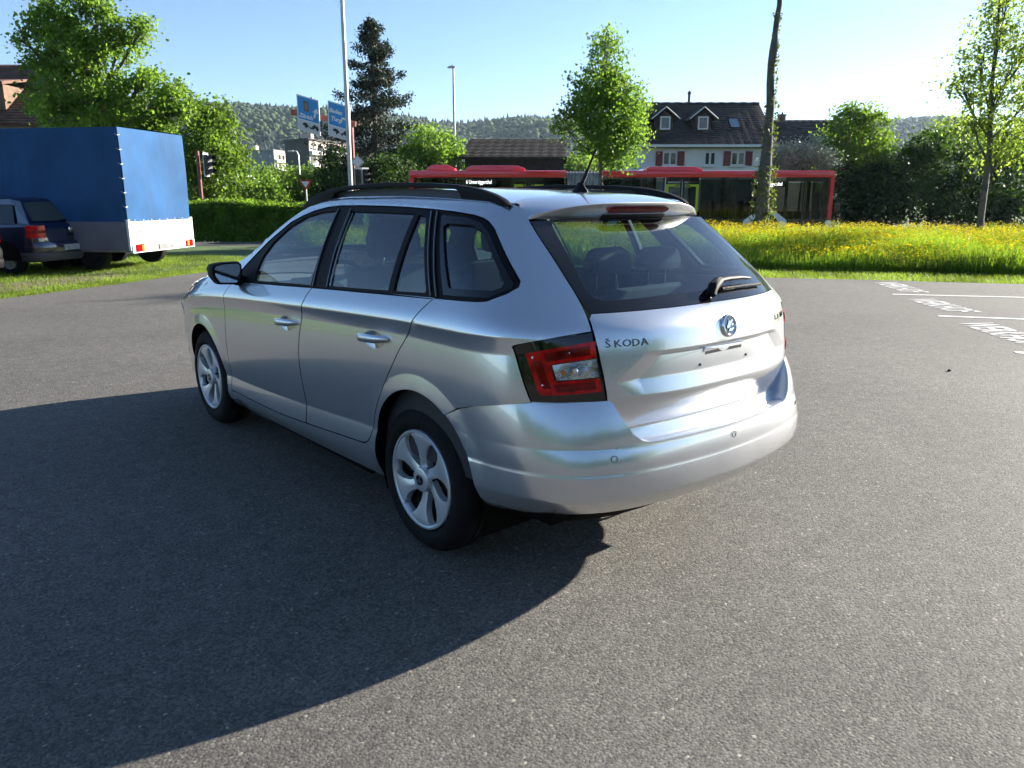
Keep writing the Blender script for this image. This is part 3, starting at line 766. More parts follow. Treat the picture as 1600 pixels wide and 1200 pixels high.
# inner cheeks of the bumper horns, from the outer edge back to the tailgate
for s in (1, -1):
    V = []; F = []
    hl = [(4.12, .752), (4.28, .70), (4.52, .640), (4.72, .612), (4.9, .604)]
    hl = dens(hl, .05, False)
    for (a, z) in hl:
        x, y, zz = (float(q) for q in bump_p(a, z))
        tx = max(-float(XRR(z)) + .008, x - .015) if z > .7 else x + .012
        V += [(x*s, y, z), ((x + .012)*s, y + .028, z - .001), ((x + .016)*s, float(tail_y(x + .016, max(z, .61))) + .015, z - .004)]
    for i in range(len(hl) - 1):
        F += [(i*3, i*3+1, i*3+4, i*3+3), (i*3+1, i*3+2, i*3+5, i*3+4)]
    b_ = MB(); b_.add(V, F); b_.build('bumper_cheek', SILVER, car, smooth=True, angle=60)
sm = MB()
for (a, z) in ((4.05, .567), (7, .562), (9.95, .567)):
    x, y, zz = (float(q) for q in bump_half(a, z)); x2, y2, _ = (float(q) for q in bump_half(a + .05, z))
    t = Vector((x2 - x, y2 - y, 0)).normalized(); nrm = Vector((t.y, -t.x, 0));
    if nrm.y > 0: nrm = -nrm
    o = MB(); ring = []
    for k in range(20):
        q = 2*math.pi*k/20; ring.append(Vector((x, y, z)) + t*math.cos(q)*.0115 + Vector((0, 0, 1))*math.sin(q)*.0115 + nrm*.0016)
    o.tube(ring + [ring[0]], .0011, 5, cap=False); ps = o.build('parking_sensor', TRIM, bumper, smooth=True)
# roof, windscreen, bonnet, nose
roof_poly = [(-.555, -.265), (-.30, -.215), (0, -.195), (.30, -.215), (.555, -.265)] + [(.555, y) for y in np.linspace(-.2, 1.16, 12)] + [(.40, 1.30), (0, 1.36), (-.40, 1.30)] + [(-.555, y) for y in np.linspace(1.16, -.2, 12)]
def roof_edge(y): return np.interp(y, [-.4, 1.14, 1.36, 1.57, 1.81, 2.1, 2.4, 2.9, 3.3], [0, 0, 0, 0, 0, 0, 0, 0, 0])
def x7(y):
    return (.80 - .525*(Z6(y) - Z5(y)) - .055) - front_drop(y) - (np.interp(Z7(y), [.2, .5, .8, .95, 1.05, 1.36, 1.45], [.83, .85, .855, .855, .80, .625, .56]) - XRR(Z7(y)))*np.clip(1 - (y - YR(Z7(y)))/.55, 0, 1)**4
def top3(a, y):   # a in -1..1 across
    e = x7(y); x = a*e; c = np.interp(y, [-.4, .5, 1.2, 1.5, 1.9, 2.1, 2.6, 3.2], [.030, .042, .044, .05, .05, .04, .06, .05])
    return x, y + np.interp(y, [1.1, 1.4, 2.0, 2.2, 3.0, 3.2], [0, .10, .12, .05, .03, .07])*(1 - a*a), Z7(y) + c*(1 - np.abs(a)**2.3)
def strip(name, y0, y1, m, step=.04, a=1.0, inset=0):
    X, T, N = panel_mesh(name, [(-.56*a, y0), (.56*a, y0), (.56*a, y1), (-.56*a, y1)], lambda q, y: top3(q/.56, y), step=step, lip=.006, inset=inset)
    return link(name, raw_mesh(name, X, T, True, N), m, car)
strip('roof_panel', -.262, 1.20, SILVER)
strip('windscreen', 1.205, 1.93, GLASS, .06, .985, .004)
strip('bonnet', 1.985, 3.17, SILVER)
strip('wiper_cowl', 1.935, 1.98, TRIM, .04, 1.0, .006)
make_panel('front_bumper', [(-.60, .20), (.60, .20), (.60, .765), (0, .80), (-.60, .765)], nose3, SILVER, car, step=.05)
make_panel('grille', [(-.36, .60), (.36, .60), (.38, .70), (-.38, .70)], nose3, PIANO, car, step=.05, inset=-.006)
make_panel('headlamp', [(2.93, .66), (3.16, .58), (3.17, .68), (2.95, .745)], side3, LENS_CLEAR, car, mirror=True, step=.03, inset=-.004)
# roof spoiler with the high brake light
def spoil(t, r):
    """t across -1..1, r 0 roof joint, 1 lip, 2 lower edge of the rear face"""
    t = np.asarray(t, float); a = np.abs(t)
    A = np.stack([t*.490, -.180 - .078*a**2.2, roof_z(t*.49, -.18 - .078*a**2.2) + .001], -1)
    B = np.stack([t*.512, -.462 + .118*a**3.2, 1.410 - .050*a**3.5], -1)
    Cc = np.stack([t*.515, -.407 + .058*a**3.0, 1.344 + .008*a**2], -1)
    r = np.asarray(r, float)[..., None]
    top = A + (B - A)*np.clip(r, 0, 1); top[..., 2] += (.010*4*np.clip(r, 0, 1)*(1 - np.clip(r, 0, 1)))[..., 0]*(1 - a**3)
    k = np.clip(r - 1, 0, 1); bot = B + (Cc - B)*k; bot[..., 1] -= (.008*4*k*(1 - k))[..., 0]*(1 - a**2)
    return np.where(r <= 1, top, bot)
TT = np.concatenate([np.linspace(-1, -.9, 8), np.linspace(-.88, .88, 50), np.linspace(.9, 1, 8)])
RR = np.array([0, .02, .25, .5, .75, .92, .97, .99, 1.0, 1.03, 1.07, 1.15, 1.3, 1.5, 1.7, 1.85, 1.95, 2.0])
tg, rg = np.meshgrid(TT, RR); SP = spoil(tg, rg); n_ = len(TT)
F = [(i*n_+j, i*n_+j+1, (i+1)*n_+j+1, (i+1)*n_+j) for i in range(len(RR)-1) for j in range(n_-1)]
spo = link('roof_spoiler', raw_mesh('roof_spoiler', SP.reshape(-1, 3), [f[::-1] for f in F], True), SILVER, car)
def spoil_patch(nm, t0, t1, r0, r1, mm, off, rnd=.35):
    n, k = 26, 7; V = []
    for j in range(k):
        for i in range(n):
            u = i/(n-1)*2 - 1; v = j/(k-1)*2 - 1
            w = 1 - rnd*.18*abs(v)**3 if True else 1
            t = (t0 + t1)/2 + (t1 - t0)/2*u*w; r = (r0 + r1)/2 + (r1 - r0)/2*v
            p = spoil(np.array(t), np.array(r)); V.append((p[0], p[1] - off, p[2] - off*.35))
    F = [(j*n+i, j*n+i+1, (j+1)*n+i+1, (j+1)*n+i) for j in range(k-1) for i in range(n-1)]
    return link(nm, raw_mesh(nm, V, [f[::-1] for f in F], True), mm, spo)
spoil_patch('brake_light', -.36, .36, 1.22, 1.60, LENS_RED2, .006, 1.0)
spoil_patch('washer_trim', -.37, .37, 1.66, 1.99, TRIM, .005, 1.0)
spoil_patch('chrome_line', -.36, .36, 1.61, 1.645, CHROME, .0055, 0)
# black seal between roof side and spoiler ends is a gap; roof rails
for s in (-1, 1):
    top = [(1.46, 1.372), (1.40, 1.408), (1.30, 1.440), (1.15, 1.468), (1.0, 1.482), (.80, 1.491), (.60, 1.495), (.40, 1.493), (.20, 1.488), (.05, 1.480), (-.05, 1.470), (-.12, 1.459), (-.19, 1.443), (-.245, 1.424), (-.282, 1.402)]
    bot = [(-.22, 1.398), (-.10, 1.408), (.0, 1.413), (.015, 1.430), (.035, 1.456), (.06, 1.462), (.20, 1.467), (.40, 1.472), (.60, 1.474), (.80, 1.470), (1.0, 1.461), (1.08, 1.450), (1.10, 1.428), (1.13, 1.405), (1.25, 1.37), (1.40, 1.335)]
    b = MB(); b.prism(top[::-1] + bot[::-1], (s*.548 - s*.0, 0, 0), (0, 1, 0), (0, 0, 1), (-s*.028, 0, 0)); b.build('roof_rail', TRIM, car, smooth=True, bevel=.006, angle=50)
b = MB(); b.lathe([(.0, .05), (.012, .048), (.02, .03), (.034, .012), (.038, -.004)], 14); ab = b.build('aerial_base', TRIM, car, smooth=True, angle=70); ab.location = (0, -.112, 1.449); ab.scale = (.62, 1.25, .9)
b = MB(); b.tube([(0, -.118, 1.48), (0, -.15, 1.535), (0, -.175, 1.580), (0, -.202, 1.626)], [.0085, .007, .005, .004], 8); b.build('aerial', TRIM, car, smooth=True)
# door handles
for k, (y0, y1, zc) in enumerate(((1.19, .945, .832), (.345, .102, .868))):
    ym = (y0 + y1)/2; hl = (y0 - y1)/2
    for s in (1, -1):
        V = []; F = []; n = 22; m_ = 10
        for i in range(n):
            u = i/(n-1)*2 - 1; y = ym - u*hl*1.0
            zt = zc - u*-.008
            e = (1 - abs(u)**4.0)**.5; arch = .030*(1 - abs(u)**3.0) + .004
            for j in range(m_):
                q = 2*math.pi*j/m_
                x = -float(side_x(np.array(y), np.array(zt))) - arch - .011*math.cos(q)*e
                V.append((s*x, y, zt + .0175*math.sin(q)*max(e, .25)))
        F = [(i*m_+j, i*m_+(j+1) % m_, (i+1)*m_+(j+1) % m_, (i+1)*m_+j) for i in range(n-1) for j in range(m_)] + [tuple(range(m_)), tuple((n-1)*m_+j for j in range(m_))]
        b = MB(); b.add(V, F); d = doors[k][0 if s == 1 else 1]; b.build('handle', SILVER, d, smooth=True, angle=80)
        cup = [(ym + .08*math.cos(a), zc - .008 + .036*math.sin(a)) for a in np.linspace(0, 2*math.pi, 24, endpoint=False)]
        X, T, N = panel_mesh('handle_cup', cup, side3, flip=True, step=.02, lip=.0, inset=-.0012); X = X*[s, 1, 1]
        nf = N*[s, 1, 1]
        # dished: normals lean to the rim
        cc = X.mean(0); nf = nf - .9*(X - cc)/.08*[0, 1, 1]; nf /= np.linalg.norm(nf, axis=1, keepdims=True)
        link('handle_cup', raw_mesh('handle_cup', X, T if s == 1 else T[:, ::-1].copy(), True, nf), SILVER, d)
# fuel flap is on the far side: omitted seam; door mirrors
for s in (1, -1):
    mo = [(-.974, 1.053), (-.960, 1.073), (-.916, 1.082), (-.821, 1.084), (-.806, 1.070), (-.803, 1.026), (-.812, .982), (-.836, .958), (-.940, .966), (-.968, 1.008)]
    c = np.array(mo).mean(0); V = []; F = []; n = len(mo)
    prof = [(.86, -.012), (.97, -.010), (1.0, .0), (1.0, .03), (.96, .075), (.78, .115), (.45, .135), (.02, .14)]
    for (k, d) in prof:
        for (x, z) in mo: V.append((s*(c[0] + (x - c[0])*k), 1.72 + d, c[1] + (z - c[1])*k))
    F = [(i*n+j, i*n+(j+1) % n, (i+1)*n+(j+1) % n, (i+1)*n+j) for i in range(len(prof)-1) for j in range(n)] + [tuple(range(n))]
    b = MB(); b.add(V, F); mir = b.build('door_mirror', TRIM, car, smooth=True, angle=50)
    b = MB(); b.add([(s*(c[0] + (x - c[0])*.84), 1.707, c[1] + (z - c[1])*.82) for x, z in mo], [tuple(range(n))]); b.build('mirror_glass', mat('mirror_glass', (.55, .6, .62), .02, 1.0) if s == 1 else MATS['mirror_glass'], mir)
    b = MB(); b.tube([(s*-.83, 1.74, .985), (s*-.79, 1.755, .972), (s*-.765, 1.765, .965)], [.035, .03, .035], 10); b.build('mirror_foot', TRIM, mir, smooth=True)
    b = MB(); b.prism([(1.83, .975), (1.585, .988), (1.60, 1.03), (1.585, 1.12), (1.80, 1.045)], (-s*-.0, 0, 0), (0, 1, 0), (0, 0, 1), (0.001, 0, 0))
# wheels
def make_wheel(side):
    """wheel at the origin, outer face towards -x when side = 1"""
    w = empty('wheel'); w.parent = car
    R0, Rr = .311, .2095
    b = MB(); prof = [(Rr - .004, -.030), (Rr + .002, -.006), (Rr + .012, .003), (Rr + .03, .008), (.262, .006), (.285, -.004), (.300, -.022), (.308, -.040)]
    full = prof + [(R0, -.055), (R0, -.072), (R0 - .008, -.0725), (R0 - .008, -.080), (R0, -.0805), (R0, -.104), (R0 - .008, -.1045), (R0 - .008, -.112), (R0, -.1125), (R0 - .004, -.14), (.300, -.163), (.285, -.18), (.25, -.187), (.20, -.18)]
    b.lathe([(r, -side*h) for r, h in full], 72, 'x'); b.build('tyre', RUBBER, w, smooth=True, angle=40)
    b = MB(); b.lathe([(0.0, side*.075), (.10, side*.075), (.16, side*.065), (.195, side*.05), (.205, side*.03)], 48, 'x'); rim = b.build('steel_rim', STEEL, w, smooth=True)
    b = MB(); b.lathe([(.07, side*.055), (.125, side*.058), (.13, side*.07)], 40, 'x'); b.build('brake_drum', RUST, w, smooth=True)
    # cover: rim ring, six broad swirled spokes and a hub
    cov = MB(); cov.lathe([(.2075, side*.012), (.2085, -side*.001), (.205, -side*.006), (.198, -side*.006), (.190, side*.002), (.186, side*.016), (.187, side*.03)], 72, 'x')
    cov.lathe([(.0, -side*.004), (.045, -side*.0035), (.050, -side*.001), (.052, side*.006), (.054, side*.02)], 36, 'x')
    for k in range(6):
        c0 = math.pi/2 + k*math.pi/3
        n, m_ = 14, 13; V = []
        for i in range(n):
            u = i/(n-1); r = .050 + (.196 - .050)*u
            hw = np.interp(u, [0, .15, .35, .6, .85, 1.0], [R(27.5), R(18), R(13.2), R(14), R(19), R(26)])
            ca = c0 + side*R(np.interp(u, [0, .5, 1], [-5, 2, 4]))
            dep = np.interp(u, [0, .2, .6, .9, 1], [.016, .012, .002, -.004, -.002])
            for j in range(m_):
                v = j/(m_-1)*2 - 1
                d = dep + .004*v*v + (.026 if abs(v) > .99 else .0) + .006*max(0, v*1)*(1 - u)
                vv = max(-1, min(1, v/.88)) if abs(v) < .99 else v*1.0
                a = ca + hw*(vv if abs(v) < .99 else math.copysign(1.01, v))
                V.append((side*d, r*math.cos(a), r*math.sin(a)))
        cov.add(V, [(i*m_+j, i*m_+j+1, (i+1)*m_+j+1, (i+1)*m_+j) for i in range(n-1) for j in range(m_-1)])
    cv = cov.build('wheel_cover', COVER, w, smooth=True, angle=38)
    b = MB(); b.lathe([(.0215, -side*.004), (.023, -side*.0075), (.0195, -side*.0085), (.018, -side*.0055), (.0, -side*.0055)], 28, 'x'); b.build('hub_badge', DARKCHROME, cv, smooth=True)
    b = MB()
    for poly in ([(-.010, -.006), (.000, -.004), (.011, .009), (.004, .004), (-.004, .010), (-.002, .002)], [(-.006, -.011), (.009, -.010), (.012, -.004), (.002, -.006)]):
        b.prism(poly, (-side*.0055, 0, 0), (0, side*-1, 0), (0, 0, 1), (-side*.002, 0, 0))
    b.build('hub_emblem', CHROME, cv)
    return w
wl_ = make_wheel(1); wl_.location = (-.812, -.04, .311)
w2 = copy_tree(wl_, car); w2.location = (-.812, 2.385, .311); w2.rotation_euler = (R(38), 0, 0)
wr_ = make_wheel(-1); wr_.location = (.812, -.04, .311)
w4 = copy_tree(wr_, car); w4.location = (.812, 2.385, .311)
# wheel housings and dark underbody
for s in (1, -1):
    for (cy, cz, r) in ARCHES:
        V = []; n = 20
        for i in range(n):
            a = R(-25 + 230*i/(n-1))
            V += [(-s*.845, cy + (r + .004)*math.cos(a), cz + (r + .004)*math.sin(a)), (-s*.56, cy + (r + .004)*math.cos(a), cz + (r + .004)*math.sin(a))]
        F = [(2*i, 2*i+1, 2*i+3, 2*i+2) for i in range(n-1)] + [tuple(2*i+1 for i in range(n))]
        V = [(-s*(float(side_x(np.array(min(max(v[1], -.6), 3.0)), np.array(max(v[2], .28)))) - .012) if abs(v[0]) > .7 else v[0], v[1], v[2]) for v in V]
        b = MB(); b.add(V, F); b.build('wheel_housing', LINER, car)
b = MB(); b.box(-.60, .60, .35, 3.1, .22, .245); b.box(-.55, .55, -.76, .35, .36, .38); b.box(-.78, -.60, .42, 1.88, .20, .235); b.box(.60, .78, .42, 1.88, .20, .235)
b.build('underbody', LINER, car)
b = MB(); b.tube([(.32, -.72, .36), (.32, -.60, .35), (.32, -.3, .36)], .08, 14); b.build('silencer', STEEL, car, smooth=True)
# cabin: floor, door cards, dash, seats, wheel
b = MB(); b.box(-.70, .70, -.70, 1.95, .30, .34); b.build('cabin_floor', LINER, car)
for s in (1, -1):
    V = []; ys = np.linspace(-.42, 1.88, 24)
    for y in ys:
        zb = float(Z5(y)) - .012
        for z in (.40, .7, .85, zb): V.append((-s*(float(side_x(np.array(y), np.array(z))) - .055), y, z))
        V.append((-s*(float(side_x(np.array(y), np.array(zb))) - .012), y, zb))
    F = [(i*5+j, i*5+j+1, (i+1)*5+j+1, (i+1)*5+j) for i in range(len(ys)-1) for j in range(4)]
    b = MB(); b.add(V, F); b.build('door_card', PLASTIC, car, smooth=True, angle=30)
b = MB()
b.prism([(2.0, .60), (1.60, .62), (1.56, .78), (1.60, .90), (1.68, .945), (1.85, .945), (2.02, .93)], (-.72, 0, 0), (0, 1, 0), (0, 0, 1), (1.44, 0, 0)); b.build('dashboard', PLASTIC, car, smooth=True, bevel=.02)
b = MB(); b.prism([(1.57, .90), (1.58, .965), (1.72, .975), (1.76, .93)], (-.52, 0, 0), (0, 1, 0), (0, 0, 1), (.34, 0, 0)); b.build('instrument_hood', PLASTIC, car, smooth=True, bevel=.015)
ring = [Vector((-.36 + .185*math.cos(a), 1.47 - .06*math.sin(a), .905 + .175*math.sin(a))) for a in np.linspace(0, 2*math.pi, 33)]
b = MB(); b.tube(ring, .014, 8, cap=False); b.tube([(-.36, 1.47, .905), (-.36, 1.62, .85)], [.06, .04], 12); b.tube([(-.53, 1.47, .905), (-.36, 1.485, .90), (-.19, 1.47, .905)], .016, 6); b.build('steering_wheel', TRIM, car, smooth=True)
def seat(x, y, zb, w, h, rear=False):
    e = empty('seat'); e.parent = car; e.location = (x, y, 0)
    b = MB(); b.prism([(.42, zb), (.50, zb + .07), (.42, zb + .13), (.05, zb + .10), (-.05, zb + .02)], (-w/2, 0, 0), (0, 1, 0), (0, 0, 1), (w, 0, 0)); b.build('cushion', CLOTH, e, smooth=True, bevel=.025)
    b = MB(); b.prism([(.02, zb + .08), (-.10, zb + h*.6), (-.17, zb + h), (-.25, zb + h - .01), (-.22, zb + h*.55), (-.12, zb + .02)], (-w/2, 0, 0), (0, 1, 0), (0, 0, 1), (w, 0, 0)); b.build('backrest', CLOTH, e, smooth=True, bevel=.035)
    return e
def headrest(e, x, y, z, w=.25, h=.19, d=.09, post=.09):
    b = MB(); b.prism([(-w/2, 0), (w/2, 0), (w/2 + .008, h*.45), (w/2 - .02, h*.9), (w/2 - .05, h), (-w/2 + .05, h), (-w/2 + .02, h*.9), (-w/2 - .008, h*.45)], (x, y - d/2, z), (1, 0, 0), (0, 0, 1), (0, d, 0)); hr = b.build('headrest', CLOTH, e, smooth=True, bevel=.03)
    for q in (-.06, .06): b = MB(); b.tube([(x + q, y, z - post), (x + q, y, z + .02)], .006, 8); b.build('headrest_post', CHROME, hr, smooth=True)
for x in (-.36, .36):
    e = seat(x, 1.05, .44, .50, .66); headrest(e, 0, -.21, 1.135, .27, .20)
e = seat(0, -.02, .44, 1.22, .60)
for x in (-.40, .40): headrest(e, x, -.21, 1.10, .25, .11, .08, .06)
headrest(e, .06, -.21, 1.10, .24, .12, .08, .08)
b = MB(); b.prism([(-.28, .955), (-.66, .965), (-.70, .95), (-.28, .94)], (-.58, 0, 0), (0, 1, 0), (0, 0, 1), (1.16, 0, 0)); b.build('load_cover', CLOTH, car)
b = MB()
V = []
for y in np.linspace(-.25, 1.25, 14):
    for a in np.linspace(-1, 1, 9):
        p = top3(np.array(a*.97), np.array(y)); V.append((float(p[0]), float(p[1]), float(p[2]) - .035 - .02*abs(a)**4))
b.add(V, [(i*9+j, i*9+j+1, (i+1)*9+j+1, (i+1)*9+j) for i in range(13) for j in range(8)]); b.build('headlining', mat('headlining', (.30, .30, .29), .9), car, smooth=True)
b = MB(); b.prism([(-.11, 0), (.11, 0), (.12, .05), (.09, .065), (-.09, .065), (-.12, .05)], (0, 1.36, 1.285), (1, 0, 0), (0, 0, 1), (0, .03, 0)); b.build('interior_mirror', TRIM, car, smooth=True, bevel=.008)
# rear wiper
def tp(x, z, off=.0):
    y = float(tail_y(np.array(x), np.array(z))); e = .004
    n = Vector((-(float(tail_y(np.array(x+e), np.array(z))) - y)/e, 1, -(float(tail_y(np.array(x), np.array(z+e))) - y)/e)).normalized()*-1
    return Vector((x, y, z)) + n*off, n
wp = empty('rear_wiper'); wp.parent = car
p0, n0 = tp(.0, 1.068)
b = MB(); pts = [(.0, 1.064, .014), (.02, 1.078, .030), (.075, 1.094, .030), (.10, 1.097, .028)]
b.tube([tp(x, z, o)[0] for x, z, o in pts], [.018, .021, .019, .014], 10); b.build('wiper_boss', TRIM, wp, smooth=True)
b = MB(); pts = [(.08, 1.097, .028), (.16, 1.100, .028), (.26, 1.099, .026), (.34, 1.095, .020)]
b.tube([tp(x, z, o)[0] for x, z, o in pts], [.012, .010, .008, .006], 8); b.build('wiper_arm', TRIM, wp, smooth=True)
b = MB(); b.tube([tp(x, z, .010)[0] for x, z in ((.10, 1.080), (.2, 1.080), (.32, 1.077), (.42, 1.073))], .006, 6); b.build('wiper_blade', RUBBER, wp, smooth=True)
# badge, lettering, plate lamp recess, screws
lp, ln = tp(.014, .966, .001)
ux = Vector((1, 0, 0)); ux = (ux - ln*ux.dot(ln)).normalized(); uz = ln.cross(ux).normalized(); uz = uz if uz.z > 0 else -uz
Mb = frame_mat(lp, ux, uz, ln)
b = MB(); b.lathe([(.0, .004), (.030, .004), (.033, .006), (.037, .010), (.041, .009), (.043, .004), (.043, -.002)], 40)
bdg = b.build('badge', CHROME, tailgate, smooth=True, angle=25); bdg.matrix_local = Mb
b = MB(); b.lathe([(.0, .0052), (.0305, .0052)], 36); dk = b.build('badge_field', DARKCHROME, bdg)
b = MB()
for poly in ([(-.020, -.010), (-.002, -.006), (.004, .004), (.022, .018), (.014, .020), (-.001, .012), (-.004, .022), (-.010, .008), (-.020, -.002)], [(-.014, -.020), (.006, -.022), (.022, -.012), (.014, -.010), (.004, -.013), (-.004, -.010)], [(.006, .0), (.016, -.004), (.022, .004), (.014, .007)]):
    b.prism(poly, (0, 0, .0052), (1, 0, 0), (0, 1, 0), (0, 0, .0035))
b.build('badge_arrow', CHROME, bdg)
for i, ch in enumerate('ŠKODA'):
    x = -.540 + i*.0325; p, n = tp(x, .9475, .0008)
    ux = Vector((1, 0, 0)); ux = (ux - n*ux.dot(n)).normalized(); uz = n.cross(ux).normalized(); uz = uz if uz.z > 0 else -uz
    put_text(ch, .040, frame_mat(p, ux, uz, n) @ Matrix.Diagonal((1.12, .88, 1, 1)), DARKCHROME, tailgate, 'letter', .0022)
for i, ch in enumerate('1.2 TSI'):
    if ch == ' ': continue
    x = .40 + i*.021; p, n = tp(x, .952, .0008)
    ux = Vector((1, 0, 0)); ux = (ux - n*ux.dot(n)).normalized(); uz = n.cross(ux).normalized(); uz = uz if uz.z > 0 else -uz
    put_text(ch, .028, frame_mat(p, ux, uz, n), DARKCHROME, tailgate, 'letter', .0018)
b = MB()
hp = [(-.125, .890), (-.115, .899), (.115, .899), (.125, .890), (.125, .882), (.0, .884), (-.125, .882)]
V = [tp(x, z, .0025)[0] for x, z in hp] + [tp(x, z, -.01)[0] for x, z in hp]; n = len(hp)
b.add(V, [(i, (i+1) % n, n+(i+1) % n, n+i) for i in range(n)] + [tuple(range(n))]); b.build('plate_lamp_frame', SILVER, tailgate)
b = MB(); b.add([tp(x, z, .0015)[0] for x, z in [(-.112, .884), (.112, .884), (.112, .872), (-.112, .872)]], [(0, 1, 2, 3)]); b.build('plate_lamp', TRIM, tailgate)
for x in (-.145, .145):
    p, n = tp(x, .838, .0); b = MB(); b.tube([p, p + n*.004], [.006, .004], 8); b.build('plate_screw', DARKCHROME, tailgate)
# ------------------------------------------------------------------ other vehicles
BUSRED = mat('bus_red', (.80, .014, .030), .22, coat=.8); BUSBLACK = mat('bus_black', (.008, .008, .009), .12, coat=.6); BUSWHITE = mat('bus_white', (.74, .75, .76), .3, coat=.5)
BUSGLASS = glass_mat('bus_glass', (.26, .29, .25), .4, ior=1.42); BUSYEL = mat('door_yellow', (.42, .50, .01), .4); BELLOW = mat('bellows', (.30, .31, .33), .8, noise=(3, .3))
LEDW = mat('led_white', (.9, .9, .9), .5, emit=((1, 1, .96), .55))
def bus():
    d = 35.0; k = d*math.cos(PITCH)/FPX
    def X(u): return (u - 800)*k                       # metres to the right of the view axis
    gz = -.385; o = fr(d, 0, gz); e = empty('articulated_bus', o, 0, 'red and black articulated city bus on the road behind the meadow', 'bus')
    e.rotation_euler = (0, 0, -YAW)                    # local x = right, y = away
    def Zv(v): return at(800, v, d).z - gz
    zt, zr = Zv(266.5), Zv(277.5)                          # roof top, lower edge of the red band
    W = 2.5; zs = .32
    def box(nm, u0, u1, y0, y1, z0, z1, m, par=e, bev=0.0):
        b = MB(); b.box(X(u0), X(u1), y0, y1, z0, z1); return b.build(nm, m, par, smooth=bool(bev), bevel=bev)
    for (u0, u1) in ((640, 884), (940, 1302)):
        # open shell: far wall, floor, roof, lower side, pillars
        box('floor', u0 + 1, u1 - 1, .02, W - .02, zs, zs + .12, BUSBLACK)
        box('far_side', u0 + 1, u1 - 1, W - .05, W, zs + .12, 1.15, BUSBLACK)
        bd = box('roof', u0, u1, 0, W, zr, zt, BUSRED, e, .06)
        box('lower_side', u0 + .5, u1 - .5, .0, .06, zs, Zv(342) if u0 > 900 else .95, BUSBLACK)
        box('skirt', u0 + .5, u1 - .5, -.012, .05, .22, .50, BUSWHITE)
    # end columns
    box('front_column', 1294, 1302, .0, .10, Zv(345), zr, BUSRED); box('front_corner', 1293, 1303, -.01, .35, .25, Zv(344), BUSWHITE, e, .05)
    box('rear_column', 640, 647, .0, .14, .5, zr, BUSRED); box('rear_wall', 640, 643, .1, W, .5, zr, BUSRED)
    b = MB(); b.add([(X(1302), .12, .7), (X(1302), W - .1, .7), (X(1299), W - .1, zr), (X(1299), .12, zr)], [(0, 1, 2, 3)]); b.build('windscreen', BUSGLASS, e)
    # windows: pillars between panes
    cuts = [(647, 700), (702, 770), (772, 800), (852, 884), (940, 1000), (1002, 1036), (1094, 1150), (1152, 1226), (1287, 1294)]
    low = Zv(341)
    for (u0, u1) in cuts:
        b = MB(); y = .03; b.add([(X(u0), y, low if u0 > 900 else .95), (X(u1), y, low if u0 > 900 else .95), (X(u1), y, zr - .02), (X(u0), y, zr - .02)], [(0, 1, 2, 3)]); b.build('window', BUSGLASS, e)
        b = MB(); b.add([(X(u0), W - .02, 1.15), (X(u1), W - .02, 1.15), (X(u1), W - .02, zr - .02), (X(u0), W - .02, zr - .02)], [(0, 1, 2, 3)]); b.build('far_window', BUSGLASS, e)
        box('pillar', u1, u1 + 2, .0, .05, .9, zr, BUSBLACK)
        box('far_pillar', u1 - 1, u1 + 4, W - .06, W - .01, 1.1, zr, BUSBLACK)
    # doors with yellow surrounds and arrows
    for (u0, u1, yel) in ((803, 849, 1), (1040, 1091, 1), (1228, 1287, 0)):
        dr = empty('door'); dr.parent = e; um = (u0 + u1)/2
        box('header', u0, u1, .01, .07, Zv(284), zr, BUSBLACK, dr)
        for a, bb in ((u0, um - .6), (um + .6, u1)):
            b = MB(); fw = 4 if yel else 5
            for (x0, x1, z0, z1) in ((a, a + fw*.55, .36, Zv(284)), (bb - fw*.55, bb, .36, Zv(284)), (a, bb, .36, .50)): b.box(X(x0), X(x1), .015, .06, z0, z1)
            b.build('leaf_frame', BUSBLACK, dr)
            b = MB(); b.add([(X(a + 2), .035, .5), (X(bb - 2), .035, .5), (X(bb - 2), .035, Zv(285)), (X(a + 2), .035, Zv(285))], [(0, 1, 2, 3)]); b.build('leaf_glass', BUSGLASS, dr)
        if yel:
            for q in (((u0, u0 + 4, .5, Zv(288)), (u0 + 4, u0 + 14, Zv(291.5), Zv(288))), ((u1 - 4, u1, .5, Zv(288)), (u1 - 14, u1 - 4, Zv(291.5), Zv(288)))):
                b = MB()
                for (x0, x1, z0, z1) in q: b.box(X(x0), X(x1), .004, .012, z0, z1)
                b.build('yellow_surround', BUSYEL, dr)
            for s, uc in ((1, um - 8), (-1, um + 8)):
                for q in (0, 4.2):
                    b = MB(); u = uc - s*2 + s*q; b.prism([(X(u - s*1.6), Zv(287.6)), (X(u + s*1.2), Zv(290.5)), (X(u - s*1.6), Zv(293.4)), (X(u - s*.2), Zv(293.4)), (X(u + s*2.6), Zv(290.5)), (X(u - s*.2), Zv(287.6))], (0, .004, 0), (1, 0, 0), (0, 0, 1), (0, .008, 0)); b.build('door_arrow', BUSYEL, dr)
    # bellows: accordion folds
    n = 12
    for i in range(n):
        u = 884 + (940 - 884)*(i + .5)/n; b = MB(); hw = 2.0
        b.add([(X(u - hw), .10, .45), (X(u), .0, .45), (X(u + hw), .10, .45), (X(u - hw), .10, zt - .12), (X(u), .0, zt - .03), (X(u + hw), .10, zt - .12), (X(u - hw), W, zt - .12), (X(u), W, zt - .03), (X(u + hw), W, zt - .12)], [(0, 1, 4, 3), (1, 2, 5, 4), (3, 4, 7, 6), (4, 5, 8, 7)])
        b.build('bellows_fold', BELLOW, e)
